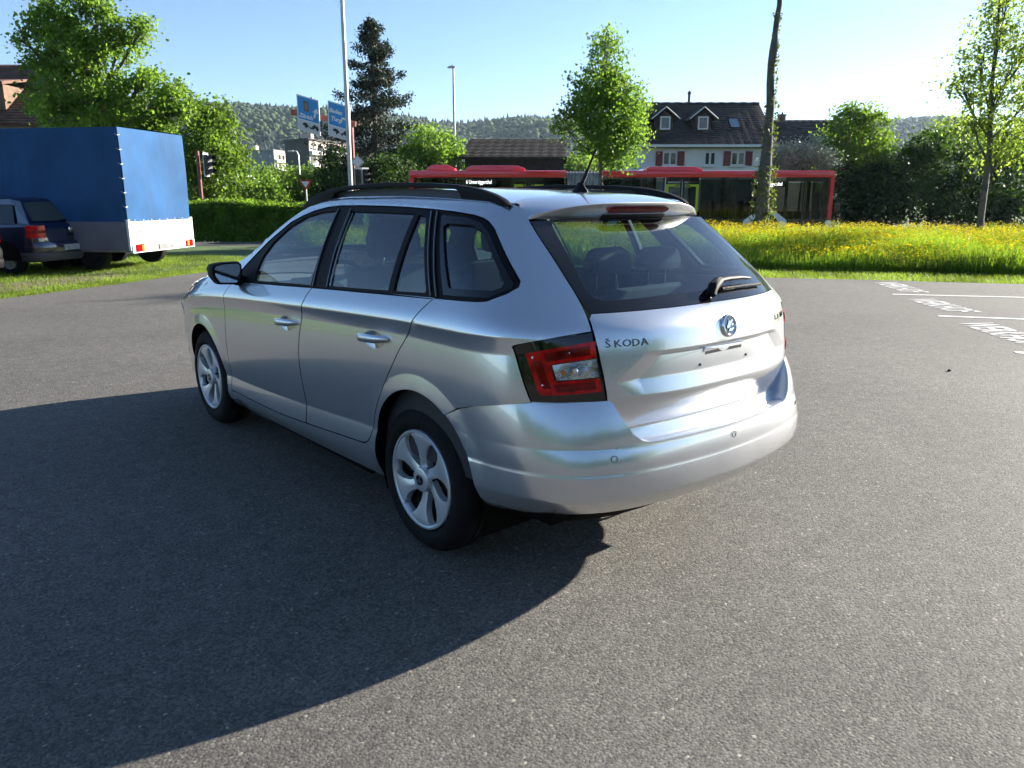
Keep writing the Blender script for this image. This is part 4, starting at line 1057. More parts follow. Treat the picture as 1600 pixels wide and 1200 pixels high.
    # roof pods
    for (u0, u1, v0, y0) in ((664, 712, 257, .5), (726, 822, 258.5, .25), (1005, 1099, 260, .2)):
        b = MB(); z0 = zt - .02; z1 = Zv(v0); w = (u1 - u0)*k
        b.prism([(0, z0), (w, z0), (w - .05, z0 + (z1 - z0)*.5), (w - .35, z1), (.3, z1), (.05, z0 + (z1 - z0)*.5)], (X(u0), y0, 0), (1, 0, 0), (0, 0, 1), (0, 1.7, 0)); b.build('roof_pod', BUSRED, e, smooth=True, bevel=.03)
    # side destination panels
    for u in (748.5, 1201):
        v = 284.5 if u < 900 else 287.5
        b = MB(); b.box(X(u - 26), X(u + 26), .012, .028, Zv(v + 5), Zv(v - 5)); b.build('destination_panel', BUSBLACK, e)
        put_text('6 Untersiggenthal', .235, frame_mat((X(u), .006, Zv(v)), (1, 0, 0), (0, 0, 1), (0, -1, 0)) @ Matrix.Diagonal((.68, 1, 1, 1)), LEDW, e, 'destination_text', .001, .0)
    # wheels in white arches
    for uc in (1198, 985, 700):
        b = MB(); ro, ri = 1.0, .62; V = []
        pts = [(math.cos(R(a)), math.sin(R(a))) for a in np.linspace(0, 180, 15)]
        V = [(X(uc) + ri*c, -.015, .48 + ri*s) for c, s in pts] + [(X(uc) + ro*.92*c + (.1 if c > .9 else -.1 if c < -.9 else 0), -.015, .48 + ro*.78*s) for c, s in pts]
        b.add(V, [(i, i+1, 15+i+1, 15+i) for i in range(14)]); b.build('wheel_arch', BUSWHITE, e)
        b = MB(); b.lathe([(.0, -.01), (.30, -.01), (.33, -.02), (.46, -.03), (.48, .02), (.48, .28), (.0, .28)], 28, 'y', (X(uc), .02, .48)); b.build('wheel', RUBBER, e, smooth=True)
    # seats and poles inside
    for i in range(22):
        u = 655 + i*29
        if 800 < u < 945 or 1035 < u < 1095 or u > 1215: continue
        for y in (.35, 1.75):
            b = MB(); b.box(X(u), X(u) + .10, y, y + .42, .9, 1.62); b.box(X(u), X(u) + .42, y, y + .42, .82, .92); b.build('bus_seat', MATS.get('bus_seat') or mat('bus_seat', (.05, .055, .09), .8), e, bevel=.02)
    for i in range(9):
        u = 690 + i*66; b = MB(); b.tube([(X(u), 1.2, .44), (X(u), 1.2, zr)], .02, 6); b.build('grab_pole', BUSYEL, e)
    b = MB(); b.prism([(0, 0), (.28, .06), (.25, .40), (.03, .34)], (X(1304), -.12, 1.15), (.9, 0, 0), (0, 0, 1), (0, .10, 0)); b.build('wing_mirror', BUSBLACK, e, bevel=.02)
    for y in (.35, W - .6):
        b = MB(); b.box(X(1302.5), X(1303.3), y, y + .3, .55, .75); b.build('headlight', LENS_CLEAR, e)
bus()
# ---- tarpaulin trailer
TARP = mat('blue_tarpaulin', (.017, .074, .185), .62, noise=(1.1, .22, 6)); 
def tarp_relief(m):
    n, l, b = nodes_of(m); tc = n.new('ShaderNodeTexCoord'); mp = n.new('ShaderNodeMapping'); mp.inputs['Scale'].default_value = (2.2, 2.2, .35); l.new(tc.outputs['Object'], mp.inputs[0])
    t = n.new('ShaderNodeTexNoise'); t.inputs['Scale'].default_value = 1.4; t.inputs['Detail'].default_value = 7; l.new(mp.outputs[0], t.inputs[0])
    b.inputs['Specular IOR Level'].default_value = .12
    bp = n.new('ShaderNodeBump'); bp.inputs['Strength'].default_value = .9; bp.inputs['Distance'].default_value = .07; l.new(t.outputs['Fac'], bp.inputs['Height']); l.new(bp.outputs[0], b.inputs['Normal'])
tarp_relief(TARP)
ALU = mat('painted_side', (.70, .71, .72), .45, .1, noise=(2, .12, 6)); GALV = mat('galvanised', (.30, .31, .32), .5, .7, noise=(6, .2))
def trailer():
    A = at(182, 198, 15.4); Bp = at(284, 212, 17.6); A.z = Bp.z = 0
    ay = (Bp - A); W = ay.length; ay.normalize(); ax = Vector((-ay.y, ay.x, 0)); ax = ax if ax.dot(RGT) < 0 else -ax     # ax = to the trailer's front (left)
    e = empty('covered_trailer', A, 0, 'box trailer under a blue tarpaulin parked on the lawn at the left', 'trailer')
    ztop = at(182, 198, 15.4).z; zb = at(182, 350, 15.4).z; z1 = at(190, 378, 15.5).z; L = 5.2
    def P(l, w, z): return ax*l + ay*w + Vector((0, 0, z))
    # tarpaulin: side, rear, top sheets with sag and hem waves
    def sheet(nm, f, nu, nv):
        V = [f(i/nu, j/nv) for j in range(nv+1) for i in range(nu+1)]; n = nu+1
        return link(nm, raw_mesh(nm, [tuple(v) for v in V], [(j*n+i, j*n+i+1, (j+1)*n+i+1, (j+1)*n+i) for j in range(nv) for i in range(nu)], True), TARP, e)
    def wave(u, v, L_): return .018*math.sin(u*L_*3.1 + v*2)*math.sin(v*3.1) + .012*math.sin(u*L_*7 + 1)*(1 - v)**2
    sheet('tarpaulin_side', lambda u, v: P(u*L, wave(u, v, L)*-1 - .0, zb + (ztop - zb)*v), 60, 24)
    sheet('tarpaulin_side', lambda u, v: P(u*L, W + wave(u, v, L), zb + (ztop - zb)*v), 40, 16)
    sheet('tarpaulin_rear', lambda u, v: P(-wave(u, v, W), u*W, zb - .02 + (ztop - .0 - zb + .02)*v), 36, 24)
    sheet('tarpaulin_front', lambda u, v: P(L, u*W, zb + (ztop - zb)*v), 8, 8)
    sheet('tarpaulin_top', lambda u, v: P(u*L, v*W, ztop + .03*math.sin(v*math.pi) - .02*abs(math.sin(u*L*2.2))*math.sin(v*math.pi)), 40, 12)
    # hem cords and eyelets at the rear corner and rear hem
    for i in range(7):
        z = zb + .05 + (ztop - zb - .2)*i/6; b = MB(); b.tube([P(.05, -.02, z + .03), P(-.01, -.025, z), P(-.02, .035, z + .01)], .0035, 5); b.build('lacing_cord', ALU, e)
    for i in range(8):
        w = W*(i + .3)/8; b = MB(); b.tube([P(-.02, w, zb + .08), P(-.035, w + .06, zb + .0), P(-.02, w + .14, zb + .08)], .005, 5); b.build('lacing_cord', GALV, e)
    # drop sides, rear board, posts
    SB = mat('grey_board', (.13, .13, .16), .5, noise=(2, .15)); b = MB(); b.obox(P(L/2, -.012, (zb + z1)/2 - .06), ax*L/2, ay*.014, (0, 0, (zb - z1)/2 + .10)); b.build('side_board', SB, e)
    b = MB(); b.obox(P(L/2, W + .012, (zb + z1)/2 - .06), ax*L/2, ay*.014, (0, 0, (zb - z1)/2 + .10)); b.build('side_board', ALU, e)
    b = MB(); b.obox(P(-.012, W/2, (zb + z1)/2 - .02), ax*.014, ay*(W/2 - .03), (0, 0, (zb - z1)/2 + .06)); b.build('tail_board', ALU, e, bevel=.004)
    for w in (.0, W):
        b = MB(); b.obox(P(-.012, w, (zb + z1)/2 - .04), ax*.024, ay*.03, (0, 0, (zb - z1)/2 + .12)); b.build('corner_post', ALU, e)
    zc = z1 - .02
    for w in (.35, W - .35):
        b = MB(); b.obox(P(-.03, w, zb - .16), ax*.01, ay*.02, (0, 0, .035)); b.build('board_latch', GALV, e)
    b = MB(); b.obox(P(-.03, W/2, zc - .12), ax*.03, ay*(W/2), (0, 0, .075)); bar = b.build('light_bar', ALU, e)
    for w, sgn in ((.22, 1), (W - .22, -1)):
        b = MB(); b.obox(P(-.072, w, zc - .10), ax*.014, ay*.13, (0, 0, .075)); tl = b.build('tail_lamp', LENS_RED, e, bevel=.012)
        b = MB(); b.obox(P(-.088, w + sgn*.07, zc - .10), ax*.003, ay*.04, (0, 0, .06)); b.build('indicator', AMBER, tl)
    b = MB(); b.obox(P(-.078, W*.5, zc - .11), ax*.005, ay*.26, (0, 0, .055)); pt = b.build('number_plate', mat('worn_plate', (.14, .14, .14), .5, noise=(30, .6)), e, bevel=.004)
    b = MB(); b.obox(P(L/2, W/2, zc - .12), ax*(L/2), ay*(W/2 - .02), (0, 0, .06)); b.build('chassis', GALV, e)
    for l in (.9, 1.8):
        for w in (.16, W - .16):
            c = P(l, w, .33); b = MB()
            prof = [(.0, -.10), (.17, -.10), (.19, -.085), (.20, -.10), (.30, -.10), (.33, -.07), (.33, .07), (.30, .10), (.0, .10)]
            b.lathe([(r_, h) for r_, h in prof], 28, 'y'); o = b.build('wheel', RUBBER, e, smooth=True); o.location = c; o.rotation_euler = (0, 0, math.atan2(ay.y, ay.x) - math.pi/2)
            b = MB(); b.lathe([(.0, -.085), (.06, -.088), (.10, -.07), (.16, -.075), (.175, -.09)], 20, 'y'); rm = b.build('rim', GALV, o, smooth=True)
    b = MB(); b.tube([P(L, W*.3, .5), P(L + 1.2, W/2, .45), P(L, W*.7, .5)], .04, 8); b.build('drawbar', GALV, e)
trailer()
# ---- hatchbacks parked on the verge
def hatchback(name, label, origin, rz, paintm, golf=True):
    e = empty(name, origin, rz, label, 'car', 'cars parked on the verge at the left')
    # local: x right, y forward, rear bumper at y = 0; rows of half sections (y, [(x, z)...])
    st = [(0.00, .50, .30, .50, .62, .52), (.03, .72, .26, .66, .90, .60), (.10, .80, .24, .78, .96, .66), (.30, .835, .22, .82, .97, .72), (.75, .845, .21, .83, .96, .77), (1.6, .85, .20, .83, .93, .80), (2.6, .85, .20, .82, .90, .80), (3.2, .845, .20, .80, .86, .78), (3.7, .80, .22, .74, .76, .60), (4.0, .66, .28, .56, .64, .40), (4.08, .4, .36, .34, .56, .2)]
    V = []; n = 13; ring = []
    for (y, xm, z0, xs, zb, xt) in st:
        zm = z0 + (zb - z0)*.55
        prof = [(0, z0), (xm*.75, z0), (xm*.96, z0 + .05), (xm, z0 + .16), (xm*1.0, zm), (xm*.995, zm + .05), (xs, zb - .02), (xs - .03, zb), (xs*.6, zb + .015), (0, zb + .02)]
        ring.append(prof)
    m_ = len(ring[0])
    for (y, *_), prof in zip(st, ring):
        V += [(x, y, z) for x, z in prof] + [(-x, y, z) for x, z in prof]
    F = []
    for i in range(len(st) - 1):
        for j in range(m_ - 1):
            a = i*2*m_ + j; c = (i+1)*2*m_ + j; F += [(a, a+1, c+1, c), (a+m_, c+m_, c+m_+1, a+m_+1)]
    F += [tuple(range(m_)) , tuple(range(m_, 2*m_))]
    b = MB(); b.add(V, F); me = b.build('lower_body', paintm, e, smooth=True, angle=32); 
    sub = me.modifiers.new('smooth', 'SUBSURF'); sub.levels = sub.render_levels = 1
    # greenhouse
    def gh(y, z, x): return (x, y, z)
    rear0, rear1, fr0, fr1 = .18, .52, 2.25, 3.05; zb, zt = .945, 1.43
    corner = [(rear0, zb, .74), (rear1, zt - .05, .56), (.95, zt, .57), (1.7, zt, .57), (fr0, zt - .05, .56), (fr1, zb - .05, .72)]
    V = []; F = []
    rows = [(rear0, zb, .735), (rear0 + .06, zb + .06, .72), (rear1 - .04, zt - .11, .585), (rear1 + .02, zt - .05, .555), (.80, zt - .008, .55), (1.3, zt + .01, .55), (1.9, zt - .005, .55), (fr0, zt - .05, .54), (2.7, zt - .25, .60), (fr1, zb - .03, .68)]
    nx = 9
    for (y, z, w) in rows:
        for i in range(nx):
            t = i/(nx-1)*2 - 1; V.append((t*w, y - (.05*(1 - t*t) if y < .7 else -.08*(1 - t*t) if y > 2.1 else 0), z + (.035 if z > zb + .2 else .01)*(1 - abs(t)**2.5)))
    F = [(i*nx+j, i*nx+j+1, (i+1)*nx+j+1, (i+1)*nx+j) for i in range(len(rows)-1) for j in range(nx-1)]
    b = MB(); b.add(V, F); b.build('roof', paintm, e, smooth=True, angle=40)
    for s in (1, -1):
        ys = [(rear0, zb, .74), (rear1, zt - .055, .56), (.80, zt - .01, .555), (1.9, zt - .01, .555), (fr0, zt - .055, .545), (fr1, zb - .03, .69)]
        V = [(s*w, y, z) for y, z, w in ys] + [(s*.80, rear0, zb - .03), (s*.80, fr1, zb - .05)]
        b = MB(); b.add(V, [(6, 0, 1, 2, 3, 4, 5, 7)]); b.build('side_pillars', paintm, e)
        b = MB(); q = [(.50, zb + .02, .765), (.66, zt - .11, .612), (1.85, zt - .10, .61), (2.15, zt - .14, .612), (2.85, zb + .01, .765)]
        b.add([(s*(w + .004), y, z) for y, z, w in q], [(0, 1, 2, 3, 4)]); b.build('side_window', FRIT, e)
        b = MB(); b.prism([(-.04, 0), (.06, 0), (.07, .10), (-.03, .10)], (s*.80, 2.62, .93), (0, 1, 0), (0, 0, 1), (s*.16, 0, 0)); b.build('door_mirror', paintm, e, bevel=.02)
        b = MB(); b.box(min(s*.79, s*.80) - .02, max(s*.79, s*.80) + .035, 1.35, 1.50, .80, .82); b.build('door_handle', paintm, e, bevel=.006)
    # rear window laid just proud of the sloping rear of the roof
    def rw(t, k):
        a = np.array(rows[0][:2]) + (np.array(rows[3][:2]) - np.array(rows[0][:2]))*k; w = .66 + (.525 - .66)*k
        return (t*w, a[0] - .05*(1 - t*t) - .020, a[1] + .012 + .02*(1 - abs(t)**2.5)*k)
    ks = [.12, .25, .5, .75, .9]; V = [rw(i/8*2 - 1, k) for k in ks for i in range(9)]
    b = MB(); b.add(V, [(i*9+j, i*9+j+1, (i+1)*9+j+1, (i+1)*9+j) for i in range(len(ks)-1) for j in range(8)]); b.build('rear_window', mat('smoked_glass', (.05, .06, .055), .04, coat=1.0) if 'smoked_glass' not in MATS else MATS['smoked_glass'], e, smooth=True)
    b = MB(); b.tube([rw(-.05, .12), rw(.2, .16), rw(.55, .15)], .012, 6); b.build('rear_wiper', TRIM, e)
    # lamps, plate, badge, bumper mouldings
    for s in (1, -1):
        V = []; zs = [.70, .78, .86, .93]
        for z in zs:
            for (x, y) in ((.58, .012), (.66, .018), (.74, .05), (.795, .11), (.82, .22)): V.append((s*(x - .02*(z - .7)), y + .02*(z - .7) - .016, z))
        b = MB(); b.add(V, [(i*5+j, i*5+j+1, (i+1)*5+j+1, (i+1)*5+j) for i in range(3) for j in range(4)]); tl = b.build('tail_lamp', LENS_RED, e, smooth=True)
        V = [(s*x, y - .021, z) for z in (.79, .845) for (x, y) in ((.58, .012), (.66, .018), (.74, .05), (.795, .11))]
        b = MB(); b.add(V, [(i, i+1, 5+i, 4+i) for i in range(3)]); b.build('smoked_band', LENS_RED2, tl)
    b = MB(); V = []
    for (x, y) in [(-.84, .55), (-.83, .28), (-.79, .10), (-.70, .0), (-.45, -.035), (0, -.045), (.45, -.035), (.70, .0), (.79, .10), (.83, .28), (.84, .55)]: V += [(x, y, .27), (x*1.005, y - .025, .34), (x*1.005, y - .025, .41), (x, y, .43)]
    b.add(V, [(i*4+j, i*4+j+1, (i+1)*4+j+1, (i+1)*4+j) for i in range(10) for j in range(3)]); b.build('bumper_moulding', (MATS.get('grey_plastic') or mat('grey_plastic', (.05, .05, .055), .6)) if golf else TRIM, e, smooth=True, angle=50)
    b = MB(); V = []
    for (x, y) in [(-.84, .5), (-.82, .24), (-.77, .07), (-.66, -.015), (-.4, -.045), (0, -.055), (.4, -.045), (.66, -.015), (.77, .07), (.82, .24), (.84, .5)]: V += [(x, y, .43), (x*1.005, y - .02, .50), (x*1.0, y - .015, .58), (x*.98, y + .02, .635)]
    b.add(V, [(i*4+j, i*4+j+1, (i+1)*4+j+1, (i+1)*4+j) for i in range(10) for j in range(3)]); b.build('bumper', paintm, e, smooth=True, angle=50)
    b = MB(); b.box(-.26, .26, -.085, -.065, .455, .565); b.build('number_plate' if golf else 'plate_holder', (MATS.get('plate_grey') or mat('plate_grey', (.33, .34, .36), .5, noise=(14, .35))) if golf else TRIM, e, bevel=.004)
    if golf:
        b = MB(); b.lathe([(.0, -.012), (.045, -.012), (.055, -.006), (.055, .01)], 24, 'y', (.0, -.018, .85)); bd_ = b.build('badge', CHROME, e, smooth=True)
        for z0 in (0, 1):
            b = MB(); p = [(-.028, .868), (-.006, .832), (0, .845), (.006, .832), (.028, .868)] if z0 else [(-.014, .874), (0, .852), (.014, .874)]
            b.tube([(x, -.032, z) for x, z in p], .0035, 5); b.build('badge_letter', BUSWHITE, bd_)
        b = MB(); b.lathe([(.0, -.004), (.068, -.004), (.068, .004)], 28, 'y', (.245, -.014, .845)); st_ = b.build('round_sticker', BUSWHITE, e)
        b = MB(); b.box(-.06, .06, -.022, -.008, .735, .762); b.build('tailgate_grip', TRIM, e, bevel=.005)
    # wheels and shadowy underside
    for y in (.72, 3.25):
        for s in (1, -1):
            b = MB(); b.lathe([(.20, -s*.0), (.21, s*.012), (.28, s*.012), (.305, -s*.02), (.31, -s*.06), (.305, -s*.16), (.2, -s*.18)], 32, 'x'); w = b.build('wheel', RUBBER, e, smooth=True); w.location = (s*.815, y, .31)
            b = MB(); b.lathe([(.0, s*.0), (.05, s*.0), (.06, -s*.02), (.19, -s*.03), (.205, s*.005)], 24, 'x')
            for k in range(5):
                a = k*2*math.pi/5; b.obox((s*.002, math.cos(a)*.115, math.sin(a)*.115), (.008, 0, 0), (0, math.cos(a)*.075, math.sin(a)*.075), (0, -math.sin(a)*.022, math.cos(a)*.022))
            b.build('rim', COVER if golf else STEEL, w)
            n2 = 16; b = MB(); V = []
            for i in range(n2):
                a = R(-5 + 190*i/(n2-1)); V += [(s*.862, y + .345*math.cos(a), .31 + .345*math.sin(a)), (s*.60, y + .345*math.cos(a), .31 + .345*math.sin(a))]
            b.add(V, [(2*i, 2*i+1, 2*i+3, 2*i+2) for i in range(n2-1)]); b.add([(s*.856, y + .345*math.cos(R(a)), .31 + .345*math.sin(R(a))) for a in np.linspace(-5, 185, 16)], [tuple(range(16))]); b.build('wheel_well', LINER, e)
    b = MB(); b.tube([(.45, -.02, .25), (.45, .2, .25)], .03, 10); b.build('exhaust', STEEL, e)
    return e
def dull(m):
    b = nodes_of(m)[2]; b.inputs['Coat Weight'].default_value = .15; b.inputs['Specular IOR Level'].default_value = .2; return m
NAVY = paint('navy_paint', (.006, .010, .045), .4, .3); GREYP = dull(paint('dark_grey_paint', (.010, .0105, .011), .0, .5))
# the blue car: its right rear corner at u 138
gp = ground(118, 423); gp.z = -.03
hatchback('parked_hatchback', 'dark blue hatchback with round white sticker beside the trailer', gp, R(33), NAVY)
gq = gp + Vector((-1.98, -1.80, 0))
hatchback('parked_hatchback', 'dark grey car cut off by the left picture edge', gq, R(31), GREYP, False)
# ------------------------------------------------------------------ buildings
TILE = mat('dark_roof_tile', (.030, .023, .021), .8, noise=(2.2, .4, 8)); TILEB = mat('brown_roof_tile', (.11, .055, .035), .8, noise=(2.0, .45, 8)); TILED = mat('barn_tile', (.035, .027, .022), .85, noise=(2.5, .5, 8))
WALLW = mat('white_render', (.62, .62, .60), .9, noise=(1.5, .1, 6)); WALLC = mat('cream_render', (.50, .45, .36), .9, noise=(1.2, .12)); TIMBER = mat('dark_timber', (.028, .02, .016), .85, noise=(4, .4))
WINW = mat('window_frame_white', (.58, .58, .56), .5); SHUT = mat('red_shutter', (.13, .008, .012), .55); PANE = mat('house_pane', (.03, .035, .04), .05, coat=.6); BRICK = mat('chimney_brick', (.10, .06, .05), .9, noise=(5, .4)); CURT = mat('curtain', (.45, .45, .43), .9)
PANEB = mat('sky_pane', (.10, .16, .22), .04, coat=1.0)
def roof_slope(nm, e, p00, p10, p01, p11, m, rows=18, lift=.045, under=.12):
    """tiled slope from eave (p00-p10) to ridge (p01-p11): overlapping courses with scalloped edges"""
    p00, p10, p01, p11 = (Vector(p) for p in (p00, p10, p01, p11)); nrm = (p10 - p00).cross(p01 - p00).normalized()
    if nrm.z < 0: nrm = -nrm
    L = (p10 - p00).length; nx = max(4, int(L/.3)); V = []; F = []
    for k in range(rows):
        a, c = k/rows, (k + 1.12)/rows; c = min(c, 1.0); b0 = len(V)
        for i in range(nx + 1):
            u = i/nx; lo = p00.lerp(p10, u).lerp(p01.lerp(p11, u), a); hi = p00.lerp(p10, u).lerp(p01.lerp(p11, u), c); w = (i % 2)*.018
            V += [tuple(lo + nrm*(lift + w - .03)), tuple(lo + nrm*(lift + w)), tuple(hi + nrm*(w*.6))]
        for i in range(nx):
            q = b0 + i*3; F += [(q, q+3, q+4, q+1), (q+1, q+4, q+5, q+2)]
    b = MB(); b.add(V, F)
    b.add([p00 - nrm*under, p10 - nrm*under, p11 - nrm*under, p01 - nrm*under, p00, p10, p11, p01], [(0, 3, 2, 1), (0, 1, 5, 4), (1, 2, 6, 5), (2, 3, 7, 6), (3, 0, 4, 7)])
    return b.build(nm, m, e)
class Front:
    """a building whose front faces the camera: local x right, y away, z up, scaled from the view"""
    def __init__(s, name, u, d, label, cat='house', turn=0.0):
        s.d = d; s.u = u; p = at(u, 300, d); s.gz = -.4; s.e = empty(name, (p.x, p.y, s.gz), -YAW + turn, label, cat); s.k = d*math.cos(PITCH)/FPX
    def X(s, u): return (u - s.u)*s.k
    def Z(s, v): return at(800, v, s.d).z - s.gz
    def box(s, nm, u0, u1, y0, y1, v0, v1, m, par=None, z0=None):
        b = MB(); b.box(s.X(u0), s.X(u1), y0, y1, s.Z(v1) if z0 is None else z0, s.Z(v0)); return b.build(nm, m, par or s.e)
    def window(s, u0, u1, v0, v1, y=0.0, mull=1, shutters=0, sill=True):
        x0, x1, z0, z1 = s.X(u0), s.X(u1), s.Z(v1), s.Z(v0); w = empty('window'); w.parent = s.e; t = .09
        b = MB()
        for q in ((x0, x1, z0, z0 + t), (x0, x1, z1 - t, z1), (x0, x0 + t, z0 + t, z1 - t), (x1 - t, x1, z0 + t, z1 - t)): b.box(q[0], q[1], y - .05, y + .06, q[2], q[3])
        for i in range(mull): xm = x0 + (x1 - x0)*(i + 1)/(mull + 1); b.box(xm - t*.7, xm + t*.7, y - .045, y + .055, z0 + t, z1 - t)
        b.build('frame', WINW, w)
        for i in range(mull + 1):
            xa = x0 + (x1 - x0)*i/(mull + 1) + t*.5; xb = x0 + (x1 - x0)*(i + 1)/(mull + 1) - t*.5; b = MB(); b.add([(xa, y + .0, z0 + t*.5), (xb, y + .0, z0 + t*.5), (xb, y + .0, z1 - t*.5), (xa, y + .0, z1 - t*.5)], [(0, 1, 2, 3)]); b.build('pane', PANE, w)
        if sill: b = MB(); b.box(x0 - .08, x1 + .08, y - .14, y + .02, z0 - .10, z0 - .003); b.build('sill', WALLW, w)
        if shutters:
            for xa in (x0 - shutters*s.k - .02, x1 + .02): b = MB(); b.box(xa, xa + shutters*s.k, y - .09, y - .03, z0 - .02, z1 + .02); b.build('shutter', SHUT, w)
        return w
# white house with red shutters and two dormers
H = Front('dormer_house', 1100, 55, 'white house with red shutters and two dormers behind the bus', 'house'); D = 9.0
b = MB(); b.box(H.X(1000), H.X(1204), 0, D, 0, H.Z(229)); b.build('wall', WALLW, H.e)
gz = H.Z(228) - .05; rz_ = H.Z(151); hx0, hx1 = H.X(992), H.X(1207)
b = MB(); b.add([(H.X(1000), 0.01, gz), (H.X(1000), D - .01, gz), (H.X(1000), D/2, rz_ - .25)], [(0, 1, 2)]); b.add([(H.X(1204), 0.01, gz), (H.X(1204), D - .01, gz), (H.X(1204), D/2, rz_ - .25)], [(0, 1, 2)]); b.build('gable', WALLW, H.e)
rf = roof_slope('roof', H.e, (hx0, -.55, gz), (hx1, -.55, gz), (hx0, D/2, rz_), (hx1, D/2, rz_), TILE, 22)
roof_slope('roof', H.e, (hx0, D + .55, gz), (hx1, D + .55, gz), (hx0, D/2, rz_), (hx1, D/2, rz_), TILE, 12)
b = MB(); b.tube([(hx0 + (hx1 - hx0)*i/24, D/2, rz_ + .04 + .03*(i % 2)) for i in range(25)], .11, 6); b.build('ridge_tiles', TILE, H.e)
H.box('gutter', 992, 1207, -.66, -.50, 226.5, 230.5, WINW)
for (a, bb, mu, sh) in ((1033, 1055, 1, 10.5), (1097, 1115, 1, 0), (1138, 1160, 1, 10.5)): H.window(a, bb, 237, 258.5, -.03, mu, sh)
for um in (1039, 1098):
    dm = empty('dormer'); dm.parent = H.e; xm = H.X(um); zb = H.Z(203); zt = H.Z(183); za = H.Z(165.5); k = H.k
    yf = (zb - gz)/(rz_ - gz)*(D/2 + .55) - .55 - .12
    b = MB(); b.prism([(-13*k, zb - .2), (13*k, zb - .2), (13*k, zt), (0, za - .15), (-13*k, zt)], (xm, yf, 0), (1, 0, 0), (0, 0, 1), (0, 3.0, 0)); b.build('dormer_wall', TIMBER, dm)
    for s in (-1, 1):
        b = MB(); w = 22*k; zz = H.Z(184.5); b.add([(xm, yf - .25, za), (xm + s*w, yf - .25, zz), (xm + s*w, yf + 2.4, zz), (xm, yf + 3.2, za), (xm, yf - .25, za + .08), (xm + s*w, yf - .25, zz + .08), (xm + s*w, yf + 2.4, zz + .08), (xm, yf + 3.2, za + .08)], [(0, 1, 2, 3), (4, 5, 6, 7), (0, 1, 5, 4), (1, 2, 6, 5)]); b.build('dormer_roof', TILE, dm)
        b = MB(); b.tube([(xm, yf - .29, za + .03), (xm + s*w, yf - .29, zz + .03)], .038, 4); b.build('verge_board', WINW, dm)
    w = H.window(um - 8, um + 8, 179.5, 200.5, yf - .02, 0, 0, False); w.parent = H.e
# skylight
yq = lambda v: ((H.Z(v) - gz)/(rz_ - gz)*(D/2 + .55) - .55)
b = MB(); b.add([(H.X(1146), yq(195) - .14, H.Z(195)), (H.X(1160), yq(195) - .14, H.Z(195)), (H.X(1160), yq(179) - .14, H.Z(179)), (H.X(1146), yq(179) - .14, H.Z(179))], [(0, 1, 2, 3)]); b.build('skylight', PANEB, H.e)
b = MB()
for (a, bb, v0, v1) in ((1144.5, 1146, 178, 196), (1160, 1161.5, 178, 196), (1144.5, 1161.5, 177.5, 179), (1144.5, 1161.5, 195, 196.5)):
    b.add([(H.X(a), yq(v1) - .2, H.Z(v1)), (H.X(bb), yq(v1) - .2, H.Z(v1)), (H.X(bb), yq(v0) - .2, H.Z(v0)), (H.X(a), yq(v0) - .2, H.Z(v0)), (H.X(a), yq(v1), H.Z(v1)), (H.X(bb), yq(v1), H.Z(v1)), (H.X(bb), yq(v0), H.Z(v0)), (H.X(a), yq(v0), H.Z(v0))], [(0, 1, 2, 3), (0, 1, 5, 4), (1, 2, 6, 5), (2, 3, 7, 6), (3, 0, 4, 7)])
b.build('skylight_frame', STEEL, H.e)
b = MB(); b.tube([(H.X(1092), D/2 + .1, rz_ - .3), (H.X(1092), D/2 + .1, H.Z(133))], .10, 10); b.lathe([(.14, 0), (.16, .05), (.05, .22), (0, .25)], 10, 'z', (H.X(1092), D/2 + .1, H.Z(133))); b.build('flue_pipe', STEEL, H.e)
# lower house to the right
H = Front('long_roof_house', 1300, 62, 'house with long dark tiled roof and small chimney right of the ivy trunk'); D = 9.5; gz = H.Z(268); rz_ = H.Z(178); x0, x1 = H.X(1196), H.X(1388)
b = MB(); b.box(x0 + .4, x1 - .5, 0, D, 0, gz); b.add([(x1 - .5, 0, gz), (x1 - .5, D, gz), (x1 - .5, D/2, rz_ - .2)], [(0, 1, 2)]); b.build('wall', WALLC, H.e)
roof_slope('roof', H.e, (x0, -.5, gz), (x1 + .5, -.5, gz), (x0, D/2, rz_), (x1 - .2, D/2, rz_), TILE, 22); roof_slope('roof', H.e, (x0, D + .5, gz), (x1 + .5, D + .5, gz), (x0, D/2, rz_), (x1 - .2, D/2, rz_), TILE, 8)
b = MB(); b.box(H.X(1242), H.X(1252), D/2 + .2, D/2 + .8, rz_ - .4, H.Z(170)); ch = b.build('chimney', BRICK, H.e); b = MB(); b.box(H.X(1241), H.X(1253), D/2 + .14, D/2 + .86, H.Z(170) + .003, H.Z(168)); b.tube([(H.X(1248), D/2 + .5, H.Z(168)), (H.X(1248), D/2 + .5, H.Z(164))], .08, 8); b.build('chimney_cap', STEEL, ch)
H.window(1300, 1322, 272, 292, -.03); H.window(1345, 1367, 272, 292, -.03)
